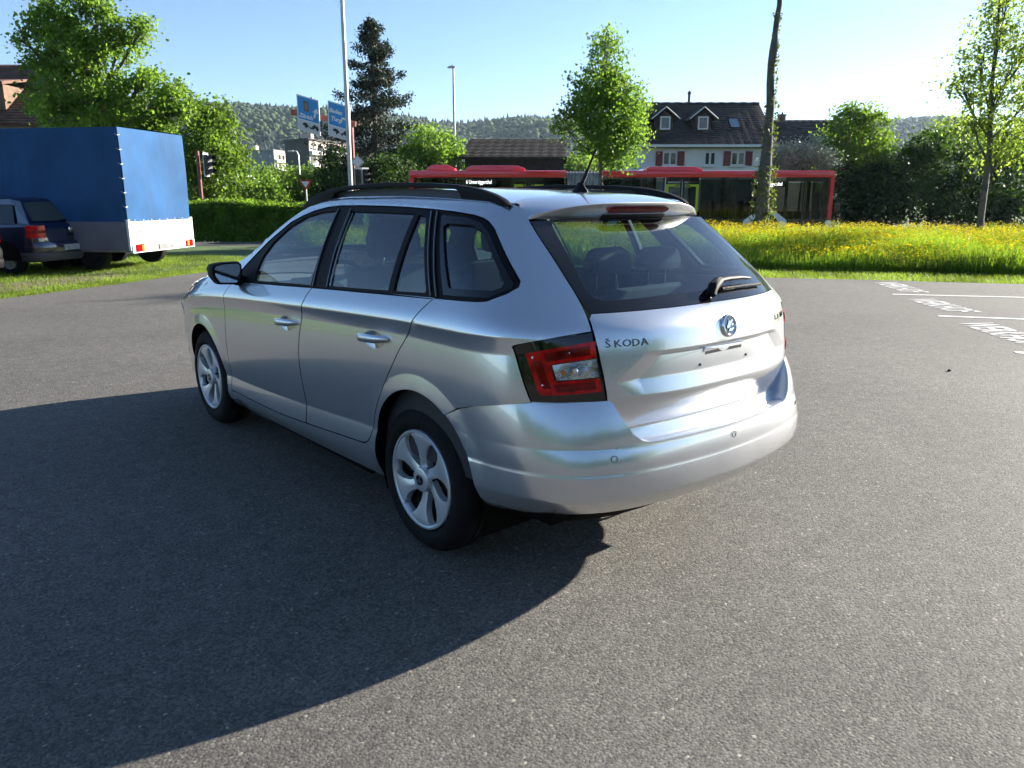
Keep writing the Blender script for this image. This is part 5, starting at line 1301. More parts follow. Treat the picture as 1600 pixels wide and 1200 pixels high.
# barn
H = Front('timber_barn', 806, 50, 'dark timber barn with tiled roof behind the rear of the bus', 'barn'); D = 6.5; gz = H.Z(245); rz_ = H.Z(211)
b = MB(); b.box(H.X(727), H.X(880), 0, D, 0, gz); b.add([(H.X(880), 0, gz), (H.X(880), D, gz), (H.X(880), D/2, rz_ - .15)], [(0, 1, 2)]); b.add([(H.X(727), 0, gz), (H.X(727), D, gz), (H.X(727), D/2, rz_ - .15)], [(0, 1, 2)]); b.build('wall', TIMBER, H.e)
roof_slope('roof', H.e, (H.X(719), -.6, gz - .05), (H.X(884), -.6, gz - .05), (H.X(732), D/2, rz_), (H.X(889), D/2, rz_), TILED, 13); roof_slope('roof', H.e, (H.X(719), D + .6, gz - .05), (H.X(896), D + .6, gz - .05), (H.X(732), D/2, rz_), (H.X(889), D/2, rz_), TILED, 8)
for i in range(19):
    u = 727.8 + i*8; b = MB(); b.box(H.X(u), H.X(u + 7.2), -.035, -.003, .1, gz - .1); b.build('plank', TIMBER, H.e)
# house behind the maple
H = Front('brown_roof_house', 20, 42, 'house with brown tiled hip roof half hidden behind the maple', 'house'); D = 9.0; gz = H.Z(192); rz_ = H.Z(78); xa, xb = H.X(-150), H.X(128)
b = MB(); b.box(xa + .6, xb - .6, 0, D, 0, gz); b.build('wall', WALLC, H.e)
roof_slope('roof', H.e, (xa, -.6, gz - .1), (xb, -.6, gz - .1), (xa + 3, D/2, rz_), (H.X(42), D/2, rz_), TILEB, 24); roof_slope('roof', H.e, (xb, -.6, gz - .1), (xb, D + .6, gz - .1), (H.X(42), D/2, rz_), (H.X(42) + .05, D/2, rz_), TILEB, 20)
roof_slope('roof', H.e, (xb, D + .6, gz - .1), (xa, D + .6, gz - .1), (H.X(42), D/2, rz_), (xa + 3, D/2, rz_), TILEB, 8)
dm = empty('dormer'); dm.parent = H.e; b = MB(); b.box(H.X(-22), H.X(22), .35, 3.5, H.Z(170), H.Z(130)); b.build('dormer_wall', mat('brown_cladding', (.14, .085, .05), .8, noise=(3, .3)), dm)
b = MB(); b.add([(H.X(-26), .1, H.Z(131)), (H.X(26), .1, H.Z(131)), (H.X(14), 3.4, H.Z(112)), (H.X(-14), 3.4, H.Z(112)), (H.X(-26), .1, H.Z(126)), (H.X(26), .1, H.Z(126)), (H.X(14), 3.4, H.Z(108)), (H.X(-14), 3.4, H.Z(108))], [(0, 3, 2, 1), (4, 5, 6, 7), (0, 1, 5, 4), (1, 2, 6, 5), (2, 3, 7, 6), (3, 0, 4, 7)]); b.build('dormer_roof', TILEB, dm)
H.window(-2, 14, 140, 162, .3, 1, 0, False); H.window(20, 36, 200, 222, -.03); H.window(60, 76, 200, 222, -.03)
# far apartment blocks
SHADEF = mat('shaded_facade', (.055, .050, .048), .9, noise=(.3, .15)); SUNLITF = mat('sunlit_facade', (.40, .36, .30), .9, noise=(.3, .12)); SHADEG = mat('shaded_grey_facade', (.21, .21, .23), .9, noise=(.3, .15))  # sunlit and shaded faces of each block get their brightness from these colours
def block(name, label, uc, d, u0, ue, u1, v0, wall_l, wall_r, floors, seed):
    H = Front(name, uc, d, label, 'building'); zt = H.Z(v0); x0, xe, x1 = H.X(u0), H.X(ue), H.X(u1); dep = 16.0
    # left face towards the camera, right face recedes
    lx = (x1 - xe); yr = dep
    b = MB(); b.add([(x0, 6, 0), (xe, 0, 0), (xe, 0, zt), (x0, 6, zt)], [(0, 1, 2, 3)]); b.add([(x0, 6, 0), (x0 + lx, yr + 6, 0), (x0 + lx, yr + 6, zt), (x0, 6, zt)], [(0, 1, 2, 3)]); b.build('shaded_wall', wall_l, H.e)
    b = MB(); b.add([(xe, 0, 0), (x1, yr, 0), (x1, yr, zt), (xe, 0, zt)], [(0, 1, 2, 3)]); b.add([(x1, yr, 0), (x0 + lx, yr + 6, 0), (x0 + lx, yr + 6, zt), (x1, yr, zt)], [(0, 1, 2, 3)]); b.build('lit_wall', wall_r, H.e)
    b = MB(); b.add([(x0 - .3, 6, zt + .01), (xe + .1, -.5, zt + .01), (x1 + .4, yr, zt + .01), (x0 + lx, yr + 6.3, zt + .01), (x0 - .3, 6, zt + .5), (xe + .1, -.5, zt + .5), (x1 + .4, yr, zt + .5), (x0 + lx, yr + 6.3, zt + .5)], [(0, 3, 2, 1), (4, 5, 6, 7), (0, 1, 5, 4), (1, 2, 6, 5), (2, 3, 7, 6), (3, 0, 4, 7)]); b.build('roof', wall_l, H.e)
    b = MB(); b.box(x0 + lx*.6, x0 + lx*.6 + 2.5, 8, 11, zt + .51, zt + 2.2); b.build('lift_housing', wall_r, H.e)
    nrm = Vector((yr, -lx, 0)).normalized()
    for f in range(floors):
        z = zt - 1.0 - f*2.9
        for i in range(5):
            for t0, t1 in (((i + .12)/5, (i + .72)/5),):
                a = Vector((xe, 0, 0)).lerp(Vector((x1, yr, 0)), t0) + nrm*.04; c = Vector((xe, 0, 0)).lerp(Vector((x1, yr, 0)), t1) + nrm*.04
                b = MB(); b.add([(a.x, a.y, z - 1.5), (c.x, c.y, z - 1.5), (c.x, c.y, z), (a.x, a.y, z)], [(0, 1, 2, 3)]); w = b.build('window', PANE if (i + f) % 3 else CURT, H.e)
        a = Vector((xe, 0, 0)) + nrm*.5; c = Vector((x1, yr, 0)) + nrm*.5
        b = MB(); b.obox(((a + c)/2) + Vector((0, 0, z - 2.0)), (c - a)/2, nrm*.45, (0, 0, .45)); b.build('balcony_band', WINW, H.e)
    return H
block('apartment_block', 'dark sided apartment block with sunlit balconies behind the direction signs', 480, 200, 439, 487, 527, 219, SHADEF, SUNLITF, 4, 1)
H = block('apartment_block', 'pale grey apartment block left of the dark one', 410, 260, 376, 432, 440, 236, SHADEG, SUNLITF, 3, 2)
for f in range(3):
    for i in range(6):
        u = 381 + i*8.6; t = (u - 376)/56; H.box('window', u, u + 4.5, 6*(1 - t) - .25, 6*(1 - t) + .1, 242 + f*10, 246.5 + f*10, CURT if (i + f) % 2 else PANE)
# small white house among the bushes
H = Front('small_house', 369, 78, 'small white house among the bushes left of the yield sign'); k = H.k
b = MB(); b.box(H.X(361), H.X(379), 0, 5, 0, H.Z(282)); b.build('wall', WALLW, H.e)
b = MB(); b.prism([(H.X(359), H.Z(282.5)), (H.X(381), H.Z(282.5)), (H.X(370), H.Z(272))], (0, -.3, 0), (1, 0, 0), (0, 0, 1), (0, 5.6, 0)); b.build('roof', WALLW, H.e); H.window(366, 371, 287, 294, -.03, 0, 0, False)

# ------------------------------------------------------------------ plants
def leaf_cloud(C, size, r, squash=1.0, up=0.0):
    """one rhombic leaf per centre, folded along its rib"""
    n = len(C); s = size*(.65 + .7*r.random(n))
    d = r.normal(size=(n, 3)); d /= np.linalg.norm(d, axis=1, keepdims=True)
    nr = r.normal(size=(n, 3)); nr[:, 2] += up; nr -= d*(nr*d).sum(1, keepdims=True); nr /= np.linalg.norm(nr, axis=1, keepdims=True) + 1e-9
    w = np.cross(d, nr)*squash
    V = np.empty((n, 4, 3)); V[:, 0] = C - d*s[:, None]*.5; V[:, 1] = C + w*s[:, None]*.36 + nr*s[:, None]*.08; V[:, 2] = C + d*s[:, None]*.5; V[:, 3] = C - w*s[:, None]*.36 + nr*s[:, None]*.08
    return V.reshape(-1, 3), np.arange(n*4).reshape(n, 4)
def lobe_pts(lobes, n, r, clump=.3, per=40, shell=.55, wob=.35):
    """leaf centres: clumps spread through ellipsoid lobes (centre, radii)"""
    vol = np.array([np.prod(l[1])**(2/3) for l in lobes]); vol /= vol.sum(); out = []; tips = []
    nc = max(1, n//per)
    for l, v in zip(lobes, vol):
        k = max(3, int(nc*v)); d = r.normal(size=(k, 3)); d /= np.linalg.norm(d, axis=1, keepdims=True)
        q = shell + (1 - shell)*r.random(k)**.7; q *= 1 + wob*(r.random(k) - .5)
        c = np.array(l[0]) + d*q[:, None]*np.array(l[1])
        tips.append((np.array(l[0]), c))
        m = per; sz = clump*(.6 + .8*r.random(k))
        P = c[:, None, :] + r.normal(size=(k, m, 3))*sz[:, None, None]*[1, 1, .72]
        out.append(P.reshape(-1, 3))
    return np.concatenate(out), tips
BARK = mat('bark', (.10, .085, .07), .9, noise=(6, .4, 8), bump=(14, .9))
BARKP = mat('bark_grey', (.085, .08, .07), .9, noise=(5, .4, 8), bump=(12, .8))
BARKD = mat('bark_dark', (.045, .038, .03), .95, noise=(6, .4, 8), bump=(14, .8))
def tree(name, label, base, lobes, n, leaf, lm, trunk_r, cat='tree', bark=None, clump=.3, per=36, shell=.5, seed=1, trunk_top=None, group=None, twigs=5, up=.0, squash=1.0, mid=None, wob=.35):
    r = np.random.default_rng(seed); base = Vector(base)
    e = empty(name, base, 0, label, cat, group); B = np.array(base)
    P, tips = lobe_pts(lobes, n, r, clump, per, shell, wob)
    V, F = leaf_cloud(P - B, leaf, r, squash, up); link('crown', raw_mesh('crown', V, F), lm, e)
    b = MB(); top = Vector(trunk_top) if trunk_top is not None else Vector(np.mean([np.array(l[0]) for l in lobes], 0))
    H = (top - base).length; pts = []; rad = []
    for k in range(8):
        t = k/7; p = base.lerp(top, t) + Vector((r.normal()*.012*H*t*(1-t)*2, r.normal()*.012*H*t*(1-t)*2, 0)); pts.append(p - base); rad.append(trunk_r*(1.25 if k == 0 else 1)*(1 - .72*t))
    b.tube(pts, rad, 9)
    for (c, tp_) in tips:
        c = Vector(c); h = max(.30, min(.92, (c.z - base.z)/max(H, .1)*.72)); s = base.lerp(top, h) - base; k1 = max(.012, trunk_r*(1 - .75*h)*.55)
        m = s.lerp(c - base, .55) + Vector((0, 0, -.06*H*.3)); b.tube([s, m, c - base], [k1, k1*.7, k1*.4], 6)
        for i in r.permutation(len(tp_))[:twigs]:
            q = Vector(tp_[i]) - base; b.tube([m.lerp(c - base, r.random()*.8), (c - base).lerp(q, .55) + Vector((0, 0, .05)), q], [k1*.35, k1*.22, .005], 4, cap=False)
    b.build('trunk', bark or BARK, e, smooth=True)
    return e
def pl(u, v, ru, rv, d, dr=None):
    """lobe from its place in the view: radii in metres come from pixels at distance d"""
    k = d/FPX; c = at(u, v, d); 
    return (np.array(c), np.array((ru*k, ru*k if dr is None else dr, rv*k)))
def foot(u, d, z=None):
    p = at(u, 300, d); return Vector((p.x, p.y, float(ground_z(p.x, p.y)) if z is None else z))
L_MAPLE = leaf_mat('maple_leaf', (.105, .18, .020), (.24, .39, .04), .35, scale=.9)
L_LINDEN = leaf_mat('linden_leaf', (.09, .17, .020), (.21, .36, .035), .3, scale=1.2)
L_SPRING = leaf_mat('spring_leaf', (.14, .21, .03), (.34, .46, .05), .3, scale=1.2)
L_BUSH = leaf_mat('bush_leaf', (.075, .14, .018), (.18, .30, .025), .4, scale=.8)
L_DARK = leaf_mat('dark_leaf', (.022, .050, .010), (.04, .085, .012), .4, scale=.8)
L_SPRUCE = leaf_mat('spruce_needle', (.018, .030, .015), (.02, .032, .012), .4, scale=1.5, trs=.25)
L_HEDGE = leaf_mat('hedge_leaf', (.085, .16, .016), (.22, .36, .025), .4, scale=2.0)
L_IVY = leaf_mat('ivy_leaf', (.05, .075, .012), (.12, .16, .02), .4, scale=3)
L_WHITE = leaf_mat('blossom', (.42, .44, .34), (.30, .34, .22), .35, scale=2.5)
# big maple behind the trailer
d = 27
tree('maple_tree', 'large spreading maple tree behind the blue tarpaulin trailer', foot(150, d),
     [pl(85, 30, 46, 34, d), pl(150, 10, 32, 26, d), pl(190, 60, 38, 32, d), pl(222, 45, 18, 26, d), pl(130, 92, 66, 36, d), pl(70, 100, 36, 26, d), pl(95, 160, 52, 32, d), pl(165, 145, 60, 30, d), pl(228, 125, 30, 18, d), pl(262, 148, 36, 24, d), pl(236, 185, 48, 28, d), pl(155, 192, 80, 24, d), pl(34, 62, 14, 10, d), pl(286, 168, 18, 20, d), pl(60, 45, 24, 16, d), pl(120, 60, 40, 22, d)],
     27000, .12, L_MAPLE, .26, clump=.165, per=34, shell=.2, seed=11, trunk_top=at(150, 40, d), twigs=7, wob=.5)
d = 36
tree('leafy_tree', 'rounded bright green tree standing right of the trailer', foot(318, d), [pl(318, 225, 56, 62, d), pl(345, 265, 40, 55, d), pl(300, 275, 42, 50, d), pl(330, 185, 28, 26, d)], 14000, .15, L_BUSH, .16, clump=.25, per=34, seed=12)
# spruce: whorls of drooping boughs
def spruce(base, H, label, seed=5):
    r = np.random.default_rng(seed); base = Vector(base); e = empty('spruce_tree', base, 0, label, 'tree')
    b = MB(); b.tube([(0, 0, 0), (0, 0, H*.5), (0, 0, H)], [.30, .17, .02], 8); b.build('trunk', BARKD, e, smooth=True)
    C = []; br = MB()
    for k in range(120):
        t = (k + r.random())/120; z = H*(.05 + .945*t); L = (1 - t)**.80*5.6*(.55 + .75*r.random()) + .18
        if t > .5: L *= .85
        a = r.random()*6.283; dx, dy = math.cos(a), math.sin(a)
        n = int(140 + 330*(1 - t)); s = r.random(n)**.6
        dr = -.25 - .25*(1 - t); px = dx*L*s; py = dy*L*s; pz = z + dr*L*s + .35*L*s**3
        wd = .16 + .20*L*.28*(1 - np.abs(2*s - 1.1)); C.append(np.stack([px + r.normal(size=n)*wd, py + r.normal(size=n)*wd, pz + r.normal(size=n)*.10 - np.abs(r.normal(size=n))*.18], 1))
        br.tube([(0, 0, z), (dx*L*.5, dy*L*.5, z + dr*L*.5 + .04*L), (dx*L, dy*L, z + dr*L + .35*L)], [.035, .022, .006], 4, cap=False)
    C = np.concatenate(C); V, F = leaf_cloud(C, .22, r, .5, .6); link('crown', raw_mesh('crown', V, F), L_SPRUCE, e); br.build('boughs', BARKD, e)
    return e
p = foot(590, 52); spruce(p, at(582, 28, 52).z - p.z, 'tall dark spruce tree rising behind the blue direction signs')
d = 50
tree('broadleaf_tree', 'low bright green tree between the spruce and the lamp post', foot(680, d), [pl(675, 230, 42, 30, d), pl(655, 250, 40, 30, d), pl(700, 250, 26, 24, d), pl(640, 262, 40, 26, d)], 9000, .17, L_LINDEN, .15, clump=.28, seed=14)
# young lime tree in front of the bus
d = 27
tree('lime_tree', 'young lime tree with pointed crown above the car roof, before the bus', foot(938, d),
     [pl(945, 92, 26, 40, d), pl(930, 135, 42, 36, d), pl(965, 140, 34, 36, d), pl(905, 180, 40, 30, d), pl(950, 185, 52, 36, d), pl(990, 168, 30, 28, d), pl(940, 222, 48, 26, d), pl(985, 215, 26, 26, d), pl(965, 245, 34, 16, d), pl(880, 195, 14, 12, d), pl(950, 58, 10, 18, d)],
     16000, .105, L_LINDEN, .085, clump=.17, per=26, shell=.3, seed=15, trunk_top=at(946, 60, d), bark=BARKP, twigs=6, wob=.5)
# pollarded trunk with ivy
def ivy_trunk():
    d = 23.5; e = empty('ivy_trunk', foot(1188, d), 0, 'tall bare tree trunk wrapped in ivy standing before the bus', 'tree')
    B = Vector(e.location); r = np.random.default_rng(4)
    uv = [(1187, 372, 19), (1190, 345, 16.5), (1193, 310, 15), (1195, 275, 14.5), (1199, 235, 12.5), (1202, 200, 11.5), (1204, 165, 10.5), (1206, 130, 9.5), (1207, 100, 8.5), (1208, 80, 9.5), (1211, 55, 7.5), (1214, 28, 7), (1216, 8, 6.5), (1220, -60, 5), (1226, -150, 4), (1232, -220, 2)]
    pts = [at(u, v, d) - B + Vector((r.normal()*.015, r.normal()*.015, 0)) for u, v, _ in uv]; pts[0].z = -.05
    b = MB(); b.tube(pts, [w*d/FPX*.60*(1 + .08*r.normal()) for _, _, w in uv], 14)
    b.build('trunk', BARKP, e, smooth=True)
    C = []
    for (v0, v1, w, n, side) in ((260, 375, 24, 800, 0), (160, 245, 15, 260, 1), (90, 160, 9, 200, 1), (20, 90, 8, 120, 1)):
        v = v0 + (v1 - v0)*r.random(n); u = np.interp(v, [0, 130, 235, 345, 375], [1216, 1206, 1199, 1190, 1187])
        for uu, vv in zip(u, v):
            a = r.random()*6.283; rad = w*d/FPX*(.45 + .35*r.random()); q = at(uu, vv, d) - B
            off = RGT*math.cos(a)*rad + FWD*math.sin(a)*rad
            if side: off += RGT*w*.15*d/FPX
            C.append(q + off)
    V, F = leaf_cloud(np.array(C), .085, r); link('ivy', raw_mesh('ivy', V, F), L_IVY, e)
    for k in range(5):   # thin shoots at the foot
        pass
ivy_trunk()
# airy young tree at the right edge
d = 21
tree('young_tree', 'slender young tree with sparse backlit leaves at the right edge', foot(1543, d),
     [pl(1560, 40, 42, 50, d), pl(1530, 90, 42, 42, d), pl(1585, 95, 42, 45, d), pl(1505, 140, 40, 34, d), pl(1555, 150, 46, 34, d), pl(1610, 150, 42, 36, d), pl(1520, 190, 46, 26, d), pl(1575, 205, 50, 30, d), pl(1560, 245, 44, 20, d), pl(1620, 60, 40, 46, d), pl(1575, -10, 40, 40, d), pl(1630, 215, 40, 36, d)],
     8500, .085, L_SPRING, .10, clump=.16, per=14, shell=.15, seed=16, trunk_top=at(1562, 0, d), bark=BARKP, twigs=9, wob=.7)
# shrubs and dark hedge to the right of the bus
d = 41
tree('leafy_shrub', 'tall light green shrub behind the front of the bus', foot(1338, d), [pl(1338, 205, 48, 34, d), pl(1320, 240, 44, 34, d), pl(1358, 245, 36, 40, d), pl(1350, 178, 22, 18, d), pl(1318, 178, 14, 14, d), pl(1385, 215, 14, 14, d)], 9500, .15, L_BUSH, .12, cat='shrub', clump=.24, seed=17)
d = 39
tree('blossom_shrub', 'arching shrub with small white blossoms beside the ivy trunk, behind the bus', foot(1250, d), [pl(1232, 246, 34, 18, d), pl(1270, 248, 34, 18, d), pl(1250, 236, 32, 12, d), pl(1272, 220, 9, 10, d)], 8000, .10, L_WHITE, .08, cat='shrub', clump=.2, seed=18)
d = 41
for k, (nm, lab, lobes) in enumerate((('hedge_tree', 'dark hedge tree directly right of the bus front', [pl(1330, 320, 40, 45, d), pl(1370, 310, 45, 55, d), pl(1345, 285, 35, 35, d)]),
      ('hedge_tree', 'dark broad hedge tree between the bus and the young tree', [pl(1430, 300, 55, 60, d), pl(1470, 260, 45, 40, d), pl(1490, 310, 50, 55, d), pl(1455, 225, 32, 24, d), pl(1425, 250, 26, 20, d)]),
      ('hedge_tree', 'dark hedge tree behind the young tree at the right edge', [pl(1550, 290, 55, 70, d), pl(1600, 270, 50, 80, d), pl(1580, 330, 60, 40, d), pl(1520, 330, 55, 40, d), pl(1650, 280, 50, 80, d)]))):
    tree(nm, lab, foot((1345, 1460, 1580)[k], d), lobes, 12000, .17, L_DARK if k == 0 else MATS.get('dark_mix') or leaf_mat('dark_mix', (.032, .07, .012), (.07, .14, .016), .45, scale=.6), .14, cat='tree', clump=.26, seed=20 + k, group='dark hedge trees right of the bus')
d = 62
tree('far_tree', 'pale green tree beyond the hedge at the far right', foot(1500, d), [pl(1480, 215, 30, 26, d), pl(1510, 225, 40, 30, d), pl(1560, 215, 50, 34, d)], 5000, .2, L_BUSH, .2, clump=.3, seed=25)
# bushes between hedge and signs
for k, (u, v, ru, rv, dd, lab, lm, sd_) in enumerate(((415, 300, 36, 26, 44, 'small light green bush above the clipped hedge', L_LINDEN, 31), (460, 296, 40, 22, 46, 'round green bush behind the yield sign', L_BUSH, 32), (505, 296, 40, 26, 47, 'dark green bush below the spruce', MATS['dark_mix'], 33), (375, 300, 26, 24, 52, 'yellow green bush beside the small white house', L_LINDEN, 34), (610, 275, 45, 30, 44, 'dark bush at the foot of the spruce', L_DARK, 35), (530, 262, 30, 34, 50, 'shadowy bush behind the tall pole', L_DARK, 36))):
    tree('bush', lab, foot(u, dd), [pl(u, v, ru, rv, dd), pl(u - ru*.5, v + rv*.4, ru*.7, rv*.7, dd), pl(u + ru*.5, v + rv*.35, ru*.7, rv*.7, dd)], 5200, .15, lm, .09, cat='bush', clump=.24, seed=sd_, group='bushes between hedge and signs')
# distant tree belt in front of the apartment blocks
for k, (u, v, ru, rv, dd, lab) in enumerate(((395, 278, 30, 14, 120, 'distant green tree in front of the white apartment block'), (440, 274, 34, 12, 130, 'distant green tree below the dark apartment block'), (490, 274, 34, 12, 125, 'distant green tree before the lit face of the apartment block'), (330, 290, 40, 30, 110, 'distant tree on the slope left of the white house'), (660, 255, 50, 20, 110, 'distant green tree beyond the spruce'), (915, 258, 40, 14, 110, 'distant pale tree right of the barn'))):
    tree('distant_tree', lab, foot(u, dd), [pl(u, v, ru, rv, dd), pl(u - ru*.6, v + 4, ru*.6, rv*.8, dd), pl(u + ru*.6, v + 5, ru*.6, rv*.8, dd)], 2600, .42, L_BUSH, .2, clump=.6, per=26, seed=40 + k, group='distant trees below the hills')
# clipped hedge left
def hedge():
    r = np.random.default_rng(8); d0 = 26.3; u0, u1 = 286, 560
    a = at(u0, 300, d0); e = empty('clipped_hedge', (a.x, a.y, 0), 0, 'long clipped green hedge along the back of the lawn', 'hedge')
    L = (u1 - u0)/FPX*d0; H = 1.15; W = 1.1; n = 34000
    x = r.random(n)*L; f = r.random(n); z = np.where(f < .55, r.random(n)*H, H + r.normal(size=n)*.03); y = np.where(f < .55, r.normal(size=n)*.04, r.random(n)*W)
    z += .07*np.sin(x*1.3) * (f > .55) + (f > .9)*r.random(n)*.16; y += .06*np.sin(x*2.1 + z*3)
    P = np.stack([RGT.x*x + FWD.x*y, RGT.y*x + FWD.y*y, z - .03], 1)
    V, F = leaf_cloud(P, .09, r); link('foliage', raw_mesh('foliage', V, F), L_HEDGE, e)
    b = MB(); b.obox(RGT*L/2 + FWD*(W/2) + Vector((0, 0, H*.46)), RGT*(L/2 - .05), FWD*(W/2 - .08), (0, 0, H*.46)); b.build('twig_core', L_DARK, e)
hedge()
# ------------------------------------------------------------------ grass
def blades(name, P, h, w, r, m, lean=.35, seg=2):
    """one tapered bent blade per foot point"""
    n = len(P); a = r.random(n)*6.283; hh = h*(.55 + .7*r.random(n)); la = r.random(n)*6.283; ln = lean*hh*(.3 + r.random(n))
    side = np.stack([np.cos(a), np.sin(a), 0*a], 1)*(w*(.6 + .8*r.random(n)))[:, None]; bend = np.stack([np.cos(la)*ln, np.sin(la)*ln, 0*la], 1); up = np.stack([0*a, 0*a, hh], 1)
    if seg == 1:
        V = np.stack([P - side, P + side, P + bend + up], 1).reshape(-1, 3); F = np.arange(n*3).reshape(n, 3)
        return raw_mesh(name, V, F)
    M = P + up*.6 + bend*.35
    V = np.stack([P - side*.7, P + side*.7, M + side, M - side, P + up + bend], 1).reshape(-1, 3); k = np.arange(n)*5
    F = np.concatenate([np.stack([k, k+1, k+2], 1), np.stack([k, k+2, k+3], 1), np.stack([k+3, k+2, k+4], 1)])
    return raw_mesh(name, V, F)
G_MEADOW = leaf_mat('meadow_blade', (.11, .18, .014), (.30, .46, .025), .35, scale=.7)
G_LAWN = leaf_mat('lawn_blade', (.12, .175, .022), (.24, .34, .03), .45, scale=.9)
PETAL = leaf_mat('buttercup', (.74, .60, .010), (.62, .50, .008), .12, scale=3, trs=.4)
SEED = leaf_mat('seed_head', (.22, .12, .06), (.25, .14, .06), .3, scale=3)
r = np.random.default_rng(21)
OUT = Vector((-D1.y, D1.x, 0)); OUT = OUT if OUT.dot(FWD) > 0 else -OUT     # away from the lot, across the meadow
def strip_pts(n, t0, t1, o0, o1, pw=1.0):
    t = t0 + (t1 - t0)*r.random(n); o = o0 + (o1 - o0)*r.random(n)**pw
    x = C0.x + D1.x*t + OUT.x*o; y = C0.y + D1.y*t + OUT.y*o
    return np.stack([x, y, ground_z(x, y)], 1)
def in_meadow(P):
    rel = (P[:, 0] - CAM.x)*RGT.x + (P[:, 1] - CAM.y)*RGT.y; fw = (P[:, 0] - CAM.x)*FWD.x + (P[:, 1] - CAM.y)*FWD.y
    return rel/fw > -.262 + .012*np.sin(fw*2)
def rough_top(P): return 1 + .11*np.sin(P[:, 0]*2.3 + 1.5*np.sin(P[:, 1]*1.1)) + .08*np.sin(P[:, 1]*4.1 + P[:, 0])
def off_edge(P): return (P[:, 0] - C0.x)*OUT.x + (P[:, 1] - C0.y)*OUT.y
P = strip_pts(190000, -6, 21, 1.85, 10.5, 1.4); P = P[in_meadow(P)]
me = blades('meadow_grass', P, .56*np.interp(off_edge(P), [1.85, 2.2, 3.2], [.35, .7, 1.0])*rough_top(P), .0065, r, G_MEADOW); tag(link('meadow_grass', me, G_MEADOW), 'tall uncut meadow grass between the lot and the road', 'grass', kind='stuff')
# flowers: five-petal cups seen as small yellow rosettes on stems
P = strip_pts(85000, -6, 21, 2.0, 10.5, 1.0); P = P[in_meadow(P)]; zz = (.40 + .28*r.random(len(P))**.7)*rough_top(P)*np.interp(off_edge(P), [1.9, 2.2, 3.2], [.45, .75, 1.0])
keep = (np.sin(P[:, 0]*1.1 + 2*np.sin(P[:, 1]*.7)) + r.normal(size=len(P))*.8) > -.55; P = P[keep]; zz = zz[keep]
n = len(P); c = P + np.stack([r.normal(size=n)*.03, r.normal(size=n)*.03, zz], 1); s = .020*(.7 + .6*r.random(n)); tl = r.normal(size=(n, 2))*.35
V = []; a = np.linspace(0, 2*np.pi, 6)[:-1]
ring = np.stack([np.cos(a), np.sin(a)], 1)
V = np.empty((n, 6, 3)); V[:, 0] = c - np.stack([0*s, 0*s, s*.45], 1)
for k in range(5): V[:, k+1] = c + np.stack([ring[k, 0]*s, ring[k, 1]*s, (ring[k, 0]*tl[:, 0] + ring[k, 1]*tl[:, 1])*s + s*.15], 1)
k = np.arange(n)*6; F = np.concatenate([np.stack([k, k+1+i, k+1+(i+1) % 5], 1) for i in range(5)])
tag(link('buttercups', raw_mesh('buttercups', V.reshape(-1, 3), F), PETAL), 'yellow buttercups flowering all over the meadow', 'flowers', kind='stuff')
P = strip_pts(1500, -3, 21, 4, 10); P = P[in_meadow(P)]; n = len(P); c = P + np.stack([0*P[:, 0], 0*P[:, 0], .60 + .2*r.random(n)], 1)
V = np.concatenate([np.stack([P, P + [.004, 0, 0], c], 1).reshape(-1, 3)]); F = np.arange(n*3).reshape(n, 3)
cc = (c[:, None, :] + r.normal(size=(n, 5, 3))*[.010, .010, .045]).reshape(-1, 3); V2, F2 = leaf_cloud(cc, .035, r, .4)
F2 = np.concatenate([F2[:, :3], F2[:, [0, 2, 3]]]) + len(V)
tag(link('seed_heads', raw_mesh('seed_heads', np.concatenate([V, V2]), np.concatenate([F, F2])), SEED), 'reddish grass seed heads standing above the meadow', 'grass', kind='stuff')
# mown verge on the right, lawn on the left
P = strip_pts(52000, -1.5, 22, -.05, 2.1)
OUT2 = Vector((-D2.y, D2.x, 0)); OUT2 = OUT2 if OUT2.dot(FWD) > 0 else -OUT2
n = 120000; t = r.random(n)*13 - 2; o = -.06 + 13.5*r.random(n)**1.35; x = C0.x + D2.x*t + OUT2.x*o; y = C0.y + D2.y*t + OUT2.y*o
# worn earth where the cars stand
PL = np.stack([x, y, ground_z(x, y)], 1)
rel = (PL[:, 0] - CAM.x)*RGT.x + (PL[:, 1] - CAM.y)*RGT.y; fw = (PL[:, 0] - CAM.x)*FWD.x + (PL[:, 1] - CAM.y)*FWD.y
bare = (o > .8) & (o < 2.3) & (rel < -6.4); keep = ~bare | (r.random(n) < .45)
P = np.concatenate([P, PL[keep]])
me = blades('lawn_grass', P, .065, .006, r, G_LAWN, .8, 1); tag(link('lawn_grass', me, G_LAWN), 'short mown grass along the edge of the asphalt', 'grass', kind='stuff')
# strip of bare earth under the parked cars
q = [C0 + D2*t + OUT2*o for t, o in ((2.6, .9), (12, .8), (12, 2.2), (2.2, 2.0))]
b = MB(); b.add([(p.x, p.y, -.028) for p in q], [(0, 1, 2, 3)]); tag(b.build('earth_strip', mat('bare_earth', (.16, .125, .085), .95, noise=(3, .45, 8), bump=(25, 1.0))), kind='structure')
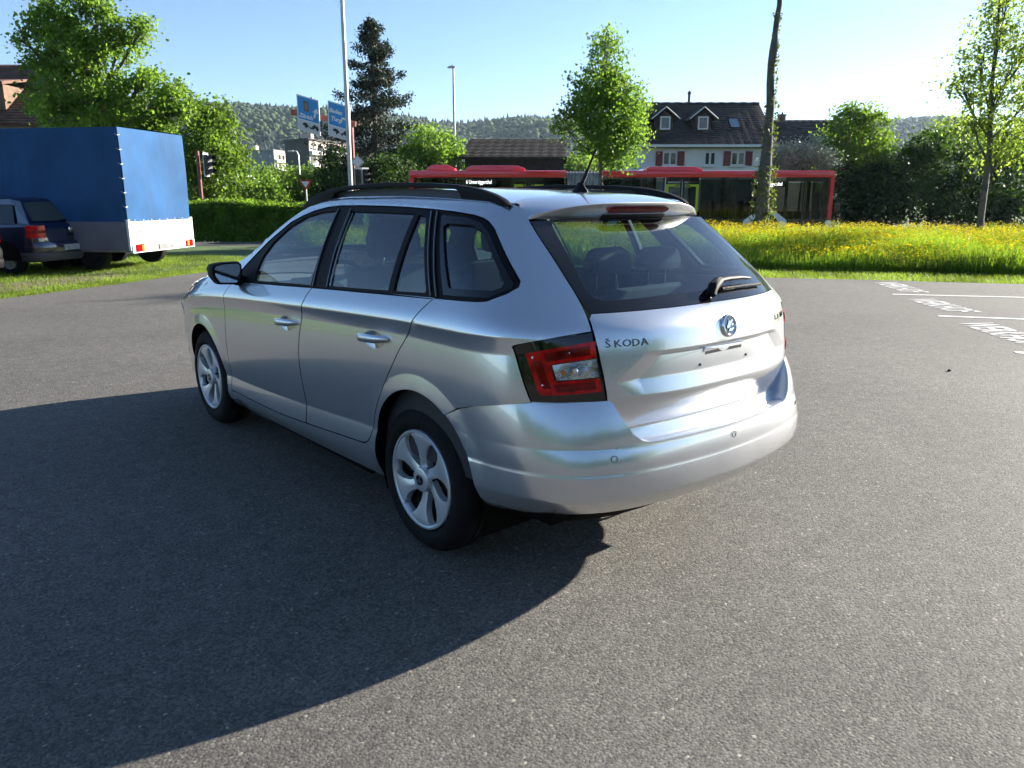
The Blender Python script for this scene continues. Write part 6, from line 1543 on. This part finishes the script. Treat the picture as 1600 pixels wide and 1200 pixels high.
# loose bits on the asphalt
for (u, v, s, c, lab) in ((1161, 735, .009, 'w', 'small white pebble on the asphalt below the bumper'), (1483, 580, .02, 'd', 'dark crumb lying on the asphalt at the right')):
    p = ground(u, v); m_ = MATS.get('pebble_' + c) or mat('pebble_' + c, {'w': (.7, .7, .68), 'y': (.5, .45, .3), 'd': (.02, .02, .02)}[c], .8, noise=(80, .2))
    V = r.normal(size=(14, 3)); V /= np.linalg.norm(V, axis=1, keepdims=True); V *= [s, s*.8, s*.6]; bm = bmesh.new()
    for q in V: bm.verts.new(q)
    bmesh.ops.convex_hull(bm, input=bm.verts); me = bpy.data.meshes.new('pebble'); bm.to_mesh(me); bm.free(); o = link('pebble', me, m_); o.location = (p.x, p.y, s*.45); tag(o, lab, 'pebble')

# unseen tree belt added behind the viewer as a reflection for paint and glass
r = np.random.default_rng(77); C = []
for k in range(46):
    a = R(188 + 105*k/45) ; dist = 40 + 9*r.random(); c = np.array((math.cos(a)*dist, math.sin(a)*dist + 2, 0)); h = 5.5 + 4.5*r.random(); w = 2.2 + 1.2*r.random(); n = 420
    d = r.normal(size=(n, 3)); d /= np.linalg.norm(d, axis=1, keepdims=True); q = r.random(n)**.4
    C.append(c + np.array((0, 0, h*.52)) + d*q[:, None]*[w, w, h*.5])
V, F = leaf_cloud(np.concatenate(C), .75, r); tag(link('added_tree_belt', raw_mesh('added_tree_belt', V, F), L_BUSH), 'added belt of green trees behind the viewer, unseen but mirrored in paint and glass', 'trees', kind='stuff')
# ------------------------------------------------------------------ street furniture
REDST = mat('red_steel', (.20, .055, .045), .55, noise=(5, .25)); GALVP = mat('pole_grey', (.42, .43, .44), .5, .4, noise=(4, .15)); SIGNB = mat('sign_blue', (.02, .27, .62), .35); SIGNW = mat('sign_white', (.75, .75, .73), .4); SIGNBR = mat('sign_brown', (.17, .10, .06), .5); BLK = mat('signal_black', (.008, .008, .008), .5)
SIGNR = mat('sign_red', (.45, .02, .02), .4); LAMPD = mat('dark_lens', (.02, .02, .02), .15)
# tall white pole and far lamp post
b = MB(); d = 33; p = foot(548.5, d); t = at(536.5, -20, d)
b.tube([(0, 0, 0), (0, 0, 3.2), (0, 0, 15)], [.105, .09, .07], 14); o = b.build('mast', GALVP, None, smooth=True, loc=p); tag(o, 'tall slim pale mast in front of the spruce, reaching out of the picture', 'mast')
d = 58; p = foot(711.5, d); h = at(711, 106, d).z - p.z; e = empty('street_lamp', p, 0, 'tall street lamp standing between the spruce and the barn', 'street lamp')
b = MB(); b.tube([(0, 0, 0), (0, 0, h*.4), (0, 0, h)], [.12, .10, .07], 12); b.build('post', GALVP, e, smooth=True)
b = MB(); b.prism([(-.42, 0), (.12, -.04), (.16, .08), (-.10, .16), (-.40, .06)], tuple(Vector((0, 0, h)) - FWD*.15), tuple(RGT), (0, 0, 1), tuple(FWD*.3)); b.build('lamp_head', GALVP, e, bevel=.02)
d = 66; p = foot(470, d); h = at(470, 236, d).z - p.z; e = empty('street_lamp', p, 0, 'small grey street lamp in front of the dark apartment block', 'street lamp')
b = MB(); b.tube([(0, 0, 0), (0, 0, h - .3), tuple(RGT*-.15 + Vector((0, 0, h))), tuple(RGT*-.5 + Vector((0, 0, h)))], [.06, .05, .05, .05], 8); b.build('post', GALVP, e, smooth=True)
b = MB(); b.obox(RGT*-.62 + Vector((0, 0, h)), RGT*.22, FWD*.12, (0, 0, .07)); b.build('lamp_head', GALVP, e, bevel=.02)
# direction sign gantry
d = 40.0; k = d/FPX; p = foot(551, d); e = empty('sign_gantry', p, 0, 'red steel gantry post with long arm carrying the direction signs', 'gantry')
def g(u, v, dd=d): return at(u, v, dd) - p
top = g(551, 192); b = MB(); b.obox(Vector((0, 0, top.z/2)), RGT*.17, FWD*.15, (0, 0, top.z/2)); b.build('post', REDST, e, bevel=.02)
a0, a1 = g(455, 174.5), g(556, 194); ad = (a1 - a0).normalized(); au = ad.cross(FWD).normalized(); au = au if au.z > 0 else -au
b = MB(); b.obox((a0 + a1)/2 + FWD*.02, ad*(a1 - a0).length/2, FWD*.12, au*.13); b.build('arm', REDST, e, bevel=.02)
def dir_sign(us, vs, label, lines, arrow, brown):
    c = [at(u, v, d - .45) for u, v in zip(us, vs)]; s = empty('direction_sign', c[0], 0, label, 'sign', 'blue direction signs on the gantry')
    w = c[1] - c[0]; h = c[0] - c[3]; x = w.normalized(); n = x.cross(h).normalized(); n = n if n.dot(FWD) < 0 else -n; y = n.cross(x).normalized(); y = y if y.z > 0 else -y
    def q(a, bb, o=0.0): return w*a - h*(1 - bb) + n*o      # a right 0..1, bb up 0..1
    def plate(nm, a0, a1, b0, b1, o, m, par=s, t=.02):
        b = MB(); V = [q(a0, b0, o), q(a1, b0, o), q(a1, b1, o), q(a0, b1, o)]; V += [v - n*t for v in V]; b.add(V, [(0, 1, 2, 3), (7, 6, 5, 4), (0, 4, 5, 1), (1, 5, 6, 2), (2, 6, 7, 3), (3, 7, 4, 0)]); return b.build(nm, m, par)
    bd = plate('board', 0, 1, 0, 1, 0, SIGNW, s, .06)
    plate('blue_field', .045, .955, .33, .965, .006, SIGNB, bd, .005); plate('lower_field', .045, .955, .03, .30, .006, mat('sign_pale', (.62, .62, .60), .5) if 'sign_pale' not in MATS else MATS['sign_pale'], bd, .005)
    if brown: plate('brown_field', *brown, .012, SIGNBR, bd, .005); plate('brown_mark', brown[0] + .05, brown[1] - .05, brown[2] + .06, brown[3] - .06, .016, mat('brown_pale', (.26, .20, .14), .5), bd, .003)
    L = w.length; Hh = h.length
    for (txt, a, bb, sz) in lines: put_text(txt, sz, frame_mat(q(a, bb, .014), x, y, n), SIGNW, bd, 'lettering', .001, .012)
    ca = q(arrow[0], arrow[1], .012); ang = arrow[2]; ax_ = x*math.cos(ang) + y*math.sin(ang); ay_ = n.cross(ax_)
    b = MB(); b.prism([(-.22, -.05), (.02, -.05), (.02, -.15), (.24, 0), (.02, .15), (.02, .05), (-.22, .05)], ca, ax_, ay_, n*.004); b.build('arrow', SIGNW, bd)
    # black vehicle pictogram: long low body with ragged outline
    rr_ = random.Random(len(label)); V = []
    for i in range(15): V.append((.22 + .72*i/14, .205 + .05*math.sin(i*.7) + rr_.uniform(-.015, .02)))
    for i in range(15): V.append((.94 - .72*i/14, .13 - .03*math.sin(i*1.3) + rr_.uniform(-.03, .03) + (.03 if i > 11 else 0)))
    b = MB(); P = [q(a, bb, .012) for a, bb in V]; b.add(P, [(i, i+1, 28-i, 29-i) for i in range(14)]); b.build('vehicle_pictogram', BLK, bd)
    b = MB(); m0 = q(.5, .6, -.07); b.obox(m0, x*.05, n*.05, y*Hh*.42); b.build('bracket', GALVP, s)
    return s
dir_sign((463, 498, 499, 466), (146.5, 157, 210, 202), 'left blue direction sign with up arrow and brown field', [('Zürich', .40, .43, .25)], (.82, .60, math.pi/2), (.30, .53, .58, .88))
dir_sign((512, 547, 548, 513), (156.5, 167, 219, 211), 'right blue direction sign with two lines and right arrow', [('Baden', .36, .74, .26), ('Turgi', .40, .52, .26)], (.80, .60, 0), None)
# signal heads
def signal(nm, label, u, v0, v1, dd, face, post_u=None, post_v=None, wide=.5):
    c = at(u, (v0 + v1)/2, dd); H_ = at(u, v0, dd).z - at(u, v1, dd).z; s = empty(nm, c, 0, label, 'traffic light')
    f = face.normalized(); x = Vector((0, 0, 1)).cross(f).normalized()
    b = MB(); b.obox(f*0, x*wide/2, f*.015, (0, 0, H_/2)); b.build('backing_board', SIGNW, s, bevel=.01)
    b = MB(); b.obox(f*.12, x*.14, f*.10, (0, 0, H_*.42)); b.build('housing', BLK, s, bevel=.02)
    for i in range(3):
        z = H_*.29*(1 - i); cc = f*.22 + Vector((0, 0, z)); b = MB()
        V = []; n = 10
        for j in range(n + 1):
            a = math.pi*(j/n*1.2 - .1); V += [cc + x*math.cos(a)*.12 + Vector((0, 0, math.sin(a)*.12)), cc + f*.22 + x*math.cos(a)*.125 + Vector((0, 0, math.sin(a)*.125 - .02))]
        b.add(V, [(2*j, 2*j+1, 2*j+3, 2*j+2) for j in range(n)]); b.build('hood', BLK, s)
        b = MB(); b.tube([cc, cc + f*.01], .10, 14); b.build('lens', LAMPD, s)
    return s
def red_post(u0, d_, label, vtop):
    q = foot(u0, d_); b = MB(); h = at(u0, vtop, d_).z - q.z; b.tube([(0, 0, 0), (0, 0, h)], .075, 10); o = b.build('signal_post', REDST, None, smooth=True, loc=q); tag(o, label, 'post', 'red steel signal posts'); return o
red_post(314, 34, 'thin red signal post rising behind the clipped hedge', 236)
signal('traffic_light', 'white backed traffic light on the red post by the hedge', 322, 239, 276, 34, RGT*.9 - FWD*.35, wide=.30)
red_post(559, 39, 'red post carrying the priority sign and the twin traffic lights', 246)
signal('traffic_light', 'left head of the twin traffic lights beside the tall mast', 560, 262, 292, 38.6, -FWD + RGT*.15, wide=.36)
signal('traffic_light', 'right head of the twin traffic lights beside the tall mast', 571, 262, 292, 38.6, -FWD + RGT*.75, wide=.36)
c = at(558.5, 253, 38.5); b = MB(); b.prism([(-.32, 0), (0, -.32), (.32, 0), (0, .32)], (0, 0, 0), tuple(RGT), (0, 0, 1), tuple(FWD*.02)); s = b.build('priority_sign', GALVP, None, loc=c); tag(s, 'pale diamond priority sign above the twin traffic lights', 'sign')
b = MB(); b.prism([(-.24, 0), (0, -.24), (.24, 0), (0, .24)], (0, 0, 0), tuple(RGT), (0, 0, 1), tuple(FWD*-.006)); b.build('sign_face', SIGNW, s)
# yield sign
d = 36; q = foot(478.5, d); e = empty('yield_sign', q, 0, 'red bordered yield sign on a thin pole before the bushes', 'sign'); zt = at(478, 281.5, d).z - q.z; zl = at(478, 297.5, d).z - q.z; w = 9.6*d/FPX
b = MB(); b.tube([(0, 0, 0), (0, 0, zl + .1)], .035, 8); b.build('pole', GALVP, e)
b = MB(); b.prism([(-w, zt), (w, zt), (0, zl)], tuple(-FWD*.05), tuple(RGT), (0, 0, 1), tuple(FWD*.015)); sg = b.build('border', SIGNR, e)
b = MB(); b.prism([(-w*.66, zt - w*.2), (w*.66, zt - w*.2), (0, zl + w*.42)], tuple(-FWD*.058), tuple(RGT), (0, 0, 1), tuple(FWD*.006)); b.build('sign_face', SIGNW, sg)
# dark car beyond the hedge
def far_car():
    d = 40; c = foot(334, d); e = empty('passing_car', c, -YAW + R(200), 'dark blue car beyond the clipped hedge', 'car')
    prof = [(-2.0, .35), (-2.0, .80), (-1.7, .95), (-1.1, 1.0), (-.6, 1.42), (.6, 1.45), (1.35, .98), (1.9, .82), (2.05, .60), (2.05, .32)]
    b = MB(); b.prism(prof, (0, -.85, 0), (1, 0, 0), (0, 0, 1), (0, 1.7, 0)); b.build('body', NAVY, e, bevel=.09, smooth=True)
    for y in (-.856, .853):
        b = MB(); b.add([(x, y, z) for x, z in ((-1.0, .98), (-.55, 1.36), (.55, 1.38), (1.15, .98))], [(0, 1, 2, 3)]); b.build('side_window', FRIT, e)
        for x in (-1.3, 1.3): b = MB(); b.lathe([(.0, 0), (.2, 0), (.30, 0), (.31, .05), (.31, .15)], 18, 'y', (x, y - (.02 if y < 0 else -.0), .31)); b.build('wheel', RUBBER, e)
    for y in (-.6, .6): b = MB(); b.obox((2.05, y, .66), (.02, 0, 0), (0, .16, 0), (0, 0, .06)); b.build('headlight', LENS_CLEAR, e)
    for y in (-.6, .6): b = MB(); b.obox((-2.0, y, .74), (.02, 0, 0), (0, .16, 0), (0, 0, .06)); b.build('tail_lamp', LENS_RED, e)
far_car()
# ------------------------------------------------------------------ air
hz = bpy.data.materials.new('haze'); hz.use_nodes = True; n, l = hz.node_tree.nodes, hz.node_tree.links; n.remove(n['Principled BSDF'])
pv = n.new('ShaderNodeVolumePrincipled'); pv.inputs['Color'].default_value = (.62, .80, 1.0, 1); pv.inputs['Density'].default_value = .00010; pv.inputs['Anisotropy'].default_value = .35
l.new(pv.outputs[0], n['Material Output'].inputs['Volume'])
hz.cycles.homogeneous_volume = True
b = MB(); b.box(-1900, 1900, -700, 2100, -3, 230); hb = b.build('haze', hz); tag(hb, kind='stuff')
